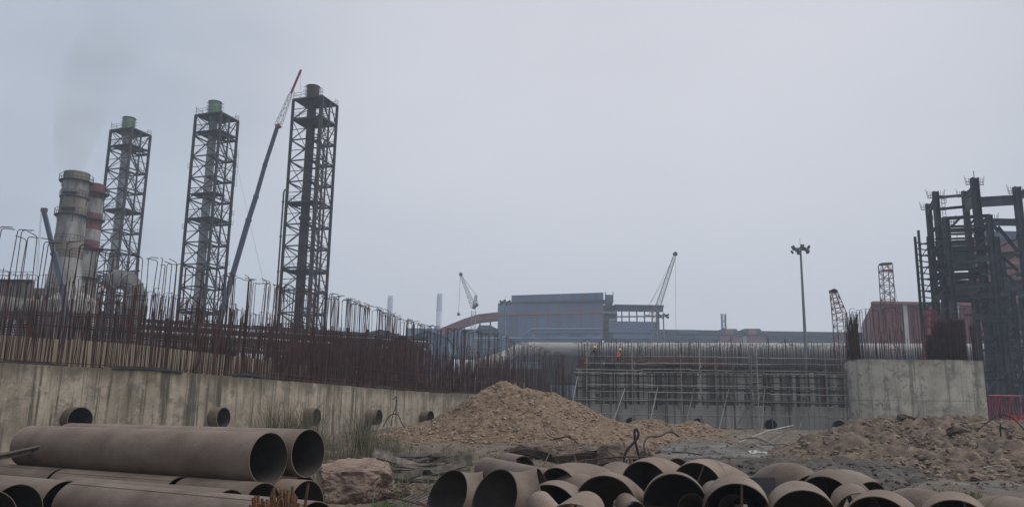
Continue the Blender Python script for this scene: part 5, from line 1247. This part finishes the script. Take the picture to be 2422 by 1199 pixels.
hump(2380, 1171, 13.0, 100, .47, .9, 60, 'domed pipe bend back furthest along the muddy track')
def offcut(p0, p1, r0, r1, label, name='pipe_offcut'):
    n = 36; mb = MB(); mb.tube([p0, p1], [r0, r1], n, False); b = len(mb.v); mb.tube([p0, p1], [r0 - .014, r1 - .014], n, False)
    for e in (0, n):
        for k in range(n): mb.f.append((e + k, e + (k + 1) % n, b + e + (k + 1) % n, b + e + k))
    tag(mb.build(name, M['pipe'], None, True, p0), label, 'pipe offcut', 'pipe offcuts among the bends')
offcut(P(1150, 1112, 19.8), P(1306, 1148, 16.8), .30, .30, 'slim straight pipe lying across behind the leaning bends')
offcut(P(1198, 1096, 20.3), P(1238, 1106, 19.0), .26, .26, 'short pipe stub behind the slim straight pipe')
offcut(P(1275, 1190, 12.9), P(1318, 1250, 12.2), .20, .24, 'small pipe offcut standing in the mouth of a front bend')
offcut(P(1392, 1196, 11.6), P(1360, 1262, 11.0), .22, .42, 'pale tapered pipe offcut lying before the wide open bend')
offcut(P(1735, 1205, 13.6), P(1770, 1215, 14.6), .24, .26, 'small rusty offcut inside the bend with upright bar')
offcut(P(1635, 1198, 13.8), P(1660, 1230, 14.4), .22, .22, 'curled dark offcut inside the bend with level bar')
offcut(P(1478, 1188, 13.7), P(1500, 1215, 13.2), .16, .2, 'thin bent offcut inside the wide open bend')
offcut(P(1246, 1150, 15.6), P(1262, 1190, 15.0), .30, .30, 'upturned offcut wedged between leaning bend and front bend')
offcut(P(1688, 1165, 14.8), P(1700, 1200, 14.2), .22, .26, 'rusty offcut wedged beside the bend with level bar')
offcut(P(1560, 1112, 17.6), P(1600, 1124, 17.0), .34, .34, 'stub of pipe showing behind the bend with level bar')
offcut(P(2010, 1185, 13.6), P(2030, 1215, 13.2), .30, .34, 'offcut propped behind the low plain-mouthed bend')
m_ = MB(); q = [P(1759, 1129, 14.6), P(1833, 1128, 14.4), P(1838, 1180, 14.2), P(1790, 1182, 14.3)]; m_.prism(q, Vector((.0, .02, .0))); 
tag(m_.build('steel_plate', M['steel'], None, False, q[0]), 'flat dark steel plate leaning between front and rear bends', 'plate')

# ---- upright rusty rebar ends in the foreground
RBn = thing('rebar_bundle', P(655, 1260, 7), 'bundle of upright orange-rusty rebar ends in front of the pipes', 'rebar bundle')
rnd = random.Random(4)
ends = [(592, 1193, -14), (598, 1176, -14), (604, 1172, -13), (611, 1170, -10), (616, 1190, -12), (620, 1178, -12), (632, 1180, -12), (624, 1186, -14), (641, 1172, -8), (643, 1161, -6), (648, 1151, -2), (650, 1168, -7), (658, 1176, -2), (661, 1171, -1), (665, 1157, -3), (667, 1179, -3), (673, 1155, -7), (674, 1166, -6), (681, 1158, -6), (679, 1178, -7), (692, 1149, 1), (694, 1164, 1), (697, 1168, 0), (701, 1174, 2), (706, 1189, 6), (729, 1142, 6), (668, 1183, -8), (684, 1170, -5), (655, 1185, -9), (638, 1190, -10)]
for (x, y, ln) in ends:
    Y = rnd.uniform(6.6, 7.6); a = P(x, y, Y); L_ = a.z + .05; lean = math.tan(R(ln * .8)); b = Vector((a.x - lean * L_ * .8, a.y - rnd.uniform(.0, .25), -.05))
    rod('rebar', b, a, .0115, M['rebar_new'], RBn, 10)

# ---- boulders
def boulder(px, py, D, size, sq, seed, mt_, label, cat='boulder', rot=0, amp=.28, name='boulder', by=None):
    me = rock_mesh(name, mt_, seed, 6 if size > .8 else 5, (1, 1, 1), 0); rr = random.Random(seed)
    planes = [(Vector((rr.gauss(0, 1), rr.gauss(0, 1), rr.gauss(0, .8))).normalized(), rr.uniform(.55, .85)) for _ in range(13)]
    for q in me.vertices:
        c_ = q.co.copy()
        for (nn, dd) in planes:
            k = c_.dot(nn) - dd
            if k > 0: c_ -= nn * k * .93
        c_ += q.co * (.09 * noise.fractal(q.co * 2.2 + Vector((seed, 0, 0)), 1, 2, 4) + .035 * noise.fractal(q.co * 7 + Vector((seed, 0, 0)), 1, 2, 3))
        q.co = Vector((c_.x * sq[0], c_.y * sq[1], c_.z * sq[2])) * size
    c_ = P(px, py, D)
    if by:                                       # stands on the ground where its foot shows
        g_ = G(px, by); k_ = g_.y / D
        for q in me.vertices: q.co *= k_
        c_ = g_ + Vector((0, size * sq[1] * k_ * .5, size * sq[2] * k_ * .45))
    o = add(name, me, None, Matrix.Translation(c_) @ Matrix.Rotation(rot, 4, 'Z'))
    return tag(o, label, cat, 'boulders and rocks')
boulder(836, 1152, 17.2, 1.0, (1.05, .8, .68), 5, M['boulder'], 'large faceted pinkish-brown boulder beside the pipe stack', rot=.4, by=1188)
boulder(943, 1156, 16.8, .42, (1.1, .7, .55), 9, M['stone2'], 'rough grey-brown rock between pink boulder and timber pile', by=1176)
boulder(985, 1165, 17.5, .34, (1, .9, .6), 12, M['stone2'], 'flat slanting grey slab rock by the timber pile', 'rock', by=1180)
boulder(1258, 1062, 29, .85, (1.3, .8, .55), 21, M['stone2'], 'dark angular rock lying at the front foot of the gravel heap', by=1084)
boulder(1410, 1075, 26, 1.0, (1.4, .8, .5), 31, M['stone2'], 'broad rock under the curved rods beside the gravel heap', by=1096)
boulder(1462, 1080, 24, .62, (1, .8, .7), 33, M['stone2'], 'upright weathered rock right behind the domed pipe backs', by=1100)
boulder(1515, 1068, 27, .7, (1.1, .8, .6), 37, M['boulder'], 'yellow-brown rock next to the standing bent rod', by=1090)
boulder(1537, 1060, 28, .5, (1, .8, .6), 39, M['stone2'], 'small dark rock at the edge of the grey mud', 'rock', by=1075)
boulder(2262, 1018, 35, .34, (1.3, .9, .7), 41, M['stone2'], 'large pale clod near the crest of the spoil heap')
boulder(2140, 986, 38, .3, (1.4, .9, .5), 43, M['stone2'], 'brown clod crowning the spoil heap', 'rock')
boulder(2318, 1128, 22, .2, (1.3, .9, .7), 45, M['boulder'], 'small yellow-brown rock at the front foot of spoil heap', 'rock', by=1138)
boulder(2275, 1130, 22, .15, (1.0, .9, .9), 46, M['stone'], 'small rounded rock at the front foot of spoil heap', 'rock', by=1138)
boulder(1190, 948, 50.5, .36, (1.2, .8, .6), 47, M['slurry'], 'pale rock perched high on the gravel heap', 'rock')
boulder(780, 1096, 20.5, .3, (1.5, .8, .4), 49, M['boulder'], 'small flat rock behind the pink boulder', 'rock', by=1104)
for i, (x, y, D, s_) in enumerate([(1905, 1078, 26, .28), (1690, 1100, 22, .2), (1560, 1097, 23, .2), (1790, 1098, 22, .25), (1725, 1085, 25, .18), (1630, 1090, 24, .16)]):
    boulder(x, y, D, s_, (1.3, .9, .6), 60 + i, M['plastic'] if i == 0 else M['stone2'], ['black lump beside the pale slurry pool', 'dark clod at the edge of churned mud behind the turned-away bend', 'dark clod near the rear bend with big mouth', 'cracked dark clod below the slurry pool', 'small dark clod in the churned mud', 'small dark clod on the grey mud flat'][i], 'clod', name='mud_clod', by=y + 4)

# ---- churned dark mud ridge in front of slurry
cm = [(9.4, 31.5, .42, .22), (6.6, 32.5, .3, .18), (11.6, 30.5, .38, .22), (10.8, 28, .3, .2), (8.2, 29, .3, .2), (13.2, 31.5, .3, .22)]
M['mud'] = mat('churned_dark_mud', [(.3, (.032, .027, .023)), (.55, (.068, .057, .049)), (.75, (.125, .108, .094))], 1.6, .85, (1, 1, 1), 10, 1.0, 8)
H3 = heap('mud_ridge', cm, 3, 17.5, 24, 36, .14, M['mud'], 'churned dark mud ridge behind the pipe bends', .25, 8)
def s5(r):
    while True:
        x = r.uniform(3.5, 17); y = r.uniform(24.5, 35.5); k = cone_field(cm, x, y)
        if k > -.1: return x, y, base(x, y) + k + .1 * fbm(x * .8, y * .8, 8)
rubble('mud_clods', M['mud'], H3, 3000, s5, .02, .14, 53, None, 4)
# pale slurry pools
def pool(pxs, label):
    pts = []
    for (x, y) in pxs:
        d = ray(x, y); k = (CAM.z - .42) / -d.z; q = CAM + d * k
        for _ in range(6): 
            zz = ground_z(q.x, q.y) + .03; q = CAM + d * ((CAM.z - zz) / -d.z)
        pts.append(q)
    pts = path_smooth(pts + [pts[0]], 4)[:-1]; zm = sum(q.z for q in pts) / len(pts)
    c_ = sum(pts, Vector()) / len(pts); v = [c_ + Vector((0, 0, .05))]; 
    for rr in (.5, 1.0):
        for i, q in enumerate(pts): 
            p = c_.lerp(q, rr * (1 + (.10 * fbm(i * .9, rr) if rr == 1 else 0))); v.append(Vector((p.x, p.y, max(ground_z(p.x, p.y), zm - .15) + .03)))
    n = len(pts); f = [(0, 1 + i, 1 + (i + 1) % n) for i in range(n)] + [(1 + i, 1 + n + i, 1 + n + (i + 1) % n, 1 + (i + 1) % n) for i in range(n)]
    o = add('slurry_pool', mk('slurry_pool', v, f, M['slurry'], True)); o['kind'] = 'structure'; o['label'] = label
pool([(1752, 1080), (1790, 1072), (1835, 1074), (1830, 1082), (1785, 1084)], 'pale grey slurry pool on the mud')
pool([(1850, 1088), (1900, 1086), (1938, 1096), (1900, 1098), (1862, 1094)], 'pale grey slurry pool next to green tuft')

# ---- bent rods lying about
def bent_rod(pts, r, label, mt_='rebar', cat='bent rod'):
    q = path_smooth([P(*p) for p in pts], 5); mb = MB(); mb.tube(q, r, 8)
    tag(mb.build('bent_rod', M[mt_], None, True, q[0]), label, cat, 'bent steel rods')
bent_rod([(1470, 1180, 19.5), (1476, 1088, 19.5), (1483, 1065, 19.5), (1500, 1045, 19.5), (1510, 1030, 19.5), (1507, 1016, 19.5), (1501, 1018, 19.5), (1502, 1040, 19.5), (1508, 1065, 19.5), (1514, 1095, 19.5), (1518, 1180, 19.5)], .028, 'thick dark rod looped upright above the domed pipe backs', 'steel')
bent_rod([(1541, 1180, 19.8), (1538, 1092, 19.8), (1530, 1078, 20), (1523, 1055, 20.2), (1527, 1040, 20.4), (1535, 1032, 20.6), (1560, 1031, 21), (1585, 1020, 21.5), (1606, 1032, 22)], .022, 'dark rod bent over level next to the upright loop', 'steel')
bent_rod([(1219, 1062, 40), (1270, 1048, 39), (1330, 1034, 38.5), (1350, 1036, 38.5), (1388, 1064, 38)], .03, 'long arched brown rod over the broad rock')
bent_rod([(1350, 1035, 38.5), (1356, 1060, 36), (1362, 1094, 32)], .026, 'thin rod standing below the arched brown rod')
bent_rod([(1332, 1040, 38.5), (1318, 1042, 37), (1305, 1060, 35), (1288, 1096, 31)], .024, 'thin rod bent down beside the arched brown rod')
bent_rod([(1285, 1000, 46), (1290, 1020, 45), (1305, 1033, 42), (1330, 1040, 40)], .028, 'hooked rod on the gravel heap flank')
bent_rod([(1338, 1108, 17.5), (1360, 1093, 17.5), (1400, 1086, 17.5), (1470, 1080, 17.5), (1560, 1082, 17.5), (1562, 1092, 17.5)], .014, 'long thin rod lying along the domed pipe backs')
bent_rod([(905, 1010, 36), (922, 983, 36), (940, 980, 36), (950, 1000, 36), (958, 1010, 36)], .02, 'looped wire rod in the grass by the wall')
bent_rod([(925, 1008, 36), (928, 985, 36), (936, 960, 36), (938, 938, 36), (931, 944, 36)], .018, 'tall thin hooked rod in the grass by the wall')
bent_rod([(1022, 1078, 36), (1045, 1064, 38.5), (1069, 1048, 42)], .035, 'rusty rod lying up the foot of the gravel heap')
bent_rod([(2310, 1020, 33), (2340, 995, 33), (2368, 980, 33), (2400, 992, 33), (2425, 1020, 33)], .02, 'thin rod arched beside the red lattice section')
bent_rod([(2367, 1002, 30), (2366, 1018, 30), (2368, 1032, 30)], .03, 'short dark stake on the spoil heap edge', 'plastic')
bent_rod([(985, 1185, 14.5), (1010, 1196, 14), (905, 1170, 15)], .012, 'thin wire at the foot of the grey-brown rock')
# ---- loose scaffold poles
for i, (a_, b_, r_) in enumerate([((1745, 1047, 46), (1876, 1006, 52), .07), ((1800, 1050, 45), (1872, 1012, 50), .06), ((1830, 1050, 45), (1858, 1026, 47), .06), ((1800, 1051, 44), (1900, 1052, 44), .06), ((1860, 1055, 43), (1910, 1050, 43.5), .06), ((1888, 1048, 44), (1884, 1038, 46), .05), ((1780, 1055, 42), (1806, 1060, 41), .05), ((1934, 1068, 36), (1948, 1040, 40), .05), ((2180, 1038, 34), (2198, 1014, 36), .05), ((2325, 1106, 23), (2383, 1103, 23.5), .03), ((1590, 1069, 34), (1660, 1075, 32), .05)]):
    mb = MB(); a = P(*a_); b = P(*b_); mb.tube([a, a.lerp(b, .5) + Vector((0, 0, .04 if i != 0 else .15)), b], r_ * .65, 8)
    tag(mb.build('loose_pole', M['scaf_dark'] if i % 3 else M['scaf'], None, True, a), ['long pale pole leaning up the soil bank', 'pole leaning up the soil bank under the longest one', 'short pole leaning in the hollow of the soil bank', 'pole lying flat below the soil bank', 'short pole lying flat at the end of the bank', 'stub of pole leaning on the flat poles', 'short pole on the grey mud before the bank', 'pole stuck in the flank of the spoil heap', 'thin stick in the middle of the spoil heap', 'pale stick lying at the front foot of spoil heap', 'pale plank-like pole lying on the grey mud flat'][i], 'pole', 'loose poles on the ground')
mb = MB(); q = path_smooth([P(1749, 1038, 45), P(1780, 1034, 45), P(1800, 1038, 44), P(1832, 1052, 43)], 5); mb.tube(q, .055, 10)
tag(mb.build('curved_pipe', M['scaf'], None, True, q[0]), 'thick pale curved hose lying on the grey mud', 'pipe')
# ---- timber debris
rnd = random.Random(14)
tl = ['dark broken plank in the timber heap', 'long thin batten in the timber heap']
heapn = 0
for k in range(64):
    x = rnd.gauss(985, 42); y = rnd.uniform(1090, 1142); c_ = G(x, y); c_.z += .04 + .6 * max(0, 1 - abs(x - 985) / 95) * max(0, 1 - abs(y - 1112) / 34) * rnd.random()
    an = rnd.uniform(-.45, .55); L_ = rnd.uniform(.6, 2.3); d = Vector((math.cos(an), math.sin(an), rnd.uniform(-.3, .3)))
    thin = k % 3 == 0
    o = beam('timber_plank', c_ - d * L_ / 2, c_ + d * L_ / 2, rnd.uniform(.08, .12) if thin else rnd.uniform(.2, .42), .04, M['timber'], None, (rnd.uniform(-.5, .5), -rnd.uniform(.1, 1.0), 1))
    lg_ = 'long' if L_ > 1.4 else 'short'; up_ = 'tilted' if abs(d.z) > .15 else 'flat-lying'; tag(o, '%s %s %s in the dark timber heap by the weeds' % (lg_, up_, 'thin batten' if thin else 'wide plank'), 'plank', 'planks in the timber heap')
for (a_, b_, w_, lb_) in [((867, 1092), (836, 1063), .16, 'slanting square timber leaning at the timber heap edge'), ((850, 1096), (850, 1066), .10, 'short upright stake beside the slanting square timber'), ((921, 1114), (890, 1072), .13, 'dark post leaning over the timber heap')]:
    a = G(*a_); b = P(*b_, a.y + .2); tag(beam('timber_post', a - Vector((0, 0, .1)), b, w_, w_ * .7, M['timber']), lb_, 'timber post')
for k in range(11):
    a = G(915 + k * 9, 1206 + k * 1.5); b = G(1030 + k * 5, 1150 + k * 5); a.z += .05; b.z += .08
    tag(beam('batten', a, b, .07, .04, M['timber']), 'long grey batten in the row beside the leaning bend', 'batten', 'row of long battens')

# ---- red lattice section and orange tank behind the segment
q0 = P(2345, 985, 62); q1 = P(2388, 975, 62)
RL = thing('red_boom_section', P(2365, 1000, 78), 'red lattice boom section lying beside the grey wall segment', 'crane part')
lattice(RL, P(2310, 966, 77), P(2390, 966, 80), 2.3, 2.3, .09, M['crane_red'], n=6)
for x in (2338, 2355, 2372, 2386):
    beam('cross_frame', P(x, 938, 78.5), P(x + 4, 1000, 78.5), .14, .14, M['crane_red'], RL)
OT = thing('orange_skip', P(2410, 1000, 64), 'orange steel skip beyond the red lattice section', 'skip')
pbx(2394, 2450, 984, 1003, 82, 3, 'orange', 'body', OT); pbx(2393, 2451, 982, 984, 81.9, 3.2, 'orange', 'rim', OT)
for x in (2400, 2412, 2424): pbx(x, x + 1.5, 985, 1002, 81.85, .1, 'orange', 'rib', OT)

# ================================================================ grass
def grass(name, mt_, n, sampler, h0, h1, wd, seed, label, lean=.35):
    r = random.Random(seed); v = []; f = []
    for i in range(n):
        x, y, z = sampler(r); h = r.uniform(h0, h1); a = r.uniform(0, 6.28); l_ = r.uniform(0, lean) * h; dx, dy = math.cos(a), math.sin(a); px_, py_ = -dy * wd, dx * wd
        if abs(px_) < wd * .5: px_ = wd * .6
        b = len(v)
        v += [(x - px_, y - py_, z), (x + px_, y + py_, z), (x + dx * l_ * .35 - px_ * .7, y + dy * l_ * .35 - py_ * .7, z + h * .55), (x + dx * l_ * .35 + px_ * .7, y + dy * l_ * .35 + py_ * .7, z + h * .55), (x + dx * l_, y + dy * l_, z + h)]
        f += [(b, b + 1, b + 3, b + 2), (b + 2, b + 3, b + 4)]
    o = add(name, mk(name, v, f, mt_)); o['kind'] = 'stuff'; o['label'] = label; o['category'] = 'grass'; return o
def region(x0, x1, y0, y1, clump=.5):
    def s(r):
        while True:
            D = r.uniform(y0, y1); px = r.uniform(x0, x1); X = (px - 1211) / F * D
            if fbm(X * .5, D * .5, 17) + r.uniform(-.5, .5) > clump - .5: return X, D, ground_z(X, D) - .03
    return s
grass('dry_grass', M['grass'], 3600, region(690, 1130, 22, 40, .62), .12, .6, .008, 1, 'dry greenish grass between pipe stack and gravel heap', .6)
grass('dry_grass', M['reed'], 2600, region(600, 960, 26, 46), .3, 1.0, .006, 2, 'brownish dead grass along the stained wall', .8)
def reeds(r):
    cx, cy, D = r.choice([(668, 0, 30), (740, 0, 31), (690, 0, 31.5), (655, 0, 29), (870, 0, 33), (720, 0, 30)]); D += r.gauss(0, .7); X = (cx + r.gauss(0, 14) - 1211) / F * D
    return X, D, ground_z(X, D)
grass('tall_reeds', M['reed'], 1500, reeds, .9, 2.5, .009, 3, 'tall thin wispy reeds in front of the stained wall', .75)
grass('green_grass', M['grass_g'], 1500, region(1085, 1190, 21.5, 27, .6), .12, .42, .012, 4, 'bright green grass tuft behind the slim straight pipe', .5)
grass('green_grass', M['grass_g'], 700, region(1885, 1950, 19, 22.5, .4), .1, .38, .010, 5, 'light green tuft beside the domed pipe bend back', .6)
grass('green_grass', M['grass'], 700, region(2200, 2290, 21, 24, .5), .15, .5, .008, 6, 'thin green weeds at the foot of the spoil heap', .6)
grass('green_grass', M['grass_g'], 500, region(900, 1110, 18, 21, .6), .08, .3, .010, 7, 'small green weeds among the timber heap', .6)
grass('dry_grass', M['grass'], 1200, region(1010, 1420, 24, 36, .7), .1, .4, .010, 8, 'sparse grass at the foot of the gravel heap', .6)

# ================================================================ haze and smoke
def vol_mat(name, colr, dens, ani=0.0):
    m = bpy.data.materials.new(name); m.use_nodes = True; t = m.node_tree; t.nodes.remove(t.nodes['Principled BSDF'])
    v_ = t.nodes.new('ShaderNodeVolumePrincipled'); v_.inputs['Color'].default_value = (*colr, 1); v_.inputs['Density'].default_value = dens; v_.inputs['Anisotropy'].default_value = ani
    t.links.new(v_.outputs[0], t.nodes['Material Output'].inputs['Volume']); return m
mb = MB(); mb.prism([(-1400, -40, -1.5), (1400, -40, -1.5), (1400, 1150, -1.5), (-1400, 1150, -1.5)], (0, 0, 175))
tag(mb.build('haze', vol_mat('haze_air', (.74, .86, 1.0), .00074)), kind='stuff')
# thin brownish smoke rising from the chimney pair
sp_ = [P(160, 415, 131), P(170, 360, 132), P(186, 290, 134), P(205, 220, 136), P(240, 150, 138), P(285, 90, 140)]
q = path_smooth(sp_, 5); n_ = len(q); mb = MB(); mb.tube(q, [1.6 + 4.6 * (i / (n_ - 1)) ** .8 for i in range(n_)], 20)
sm_ = vol_mat('smoke', (.44, .37, .36), .01); t_ = sm_.node_tree
vn = [x for x in t_.nodes if x.type == 'PRINCIPLED_VOLUME'][0]
gg = t_.nodes.new('ShaderNodeNewGeometry'); nn_ = t_.nodes.new('ShaderNodeTexNoise'); nn_.inputs['Scale'].default_value = .16; nn_.inputs['Detail'].default_value = 2
mr_ = t_.nodes.new('ShaderNodeMapRange'); mr_.inputs[1].default_value = .25; mr_.inputs[2].default_value = .8; mr_.inputs[3].default_value = .0; mr_.inputs[4].default_value = .024
t_.links.new(gg.outputs['Position'], nn_.inputs[0]); t_.links.new(nn_.outputs[0], mr_.inputs[0]); sz_ = t_.nodes.new('ShaderNodeSeparateXYZ'); t_.links.new(gg.outputs['Position'], sz_.inputs[0])
mz_ = t_.nodes.new('ShaderNodeMapRange'); mz_.inputs[1].default_value = sp_[0].z; mz_.inputs[2].default_value = sp_[3].z; mz_.inputs[3].default_value = 3.0; mz_.inputs[4].default_value = .75; t_.links.new(sz_.outputs[2], mz_.inputs[0])
mu_ = t_.nodes.new('ShaderNodeMath'); mu_.operation = 'MULTIPLY'; t_.links.new(mr_.outputs[0], mu_.inputs[0]); t_.links.new(mz_.outputs[0], mu_.inputs[1])
t_.links.new(mu_.outputs[0], vn.inputs['Density'])
so_ = mb.build('smoke', sm_); tag(so_, 'thin brown smoke drifting up from the sooty chimney', 'smoke', kind='stuff')
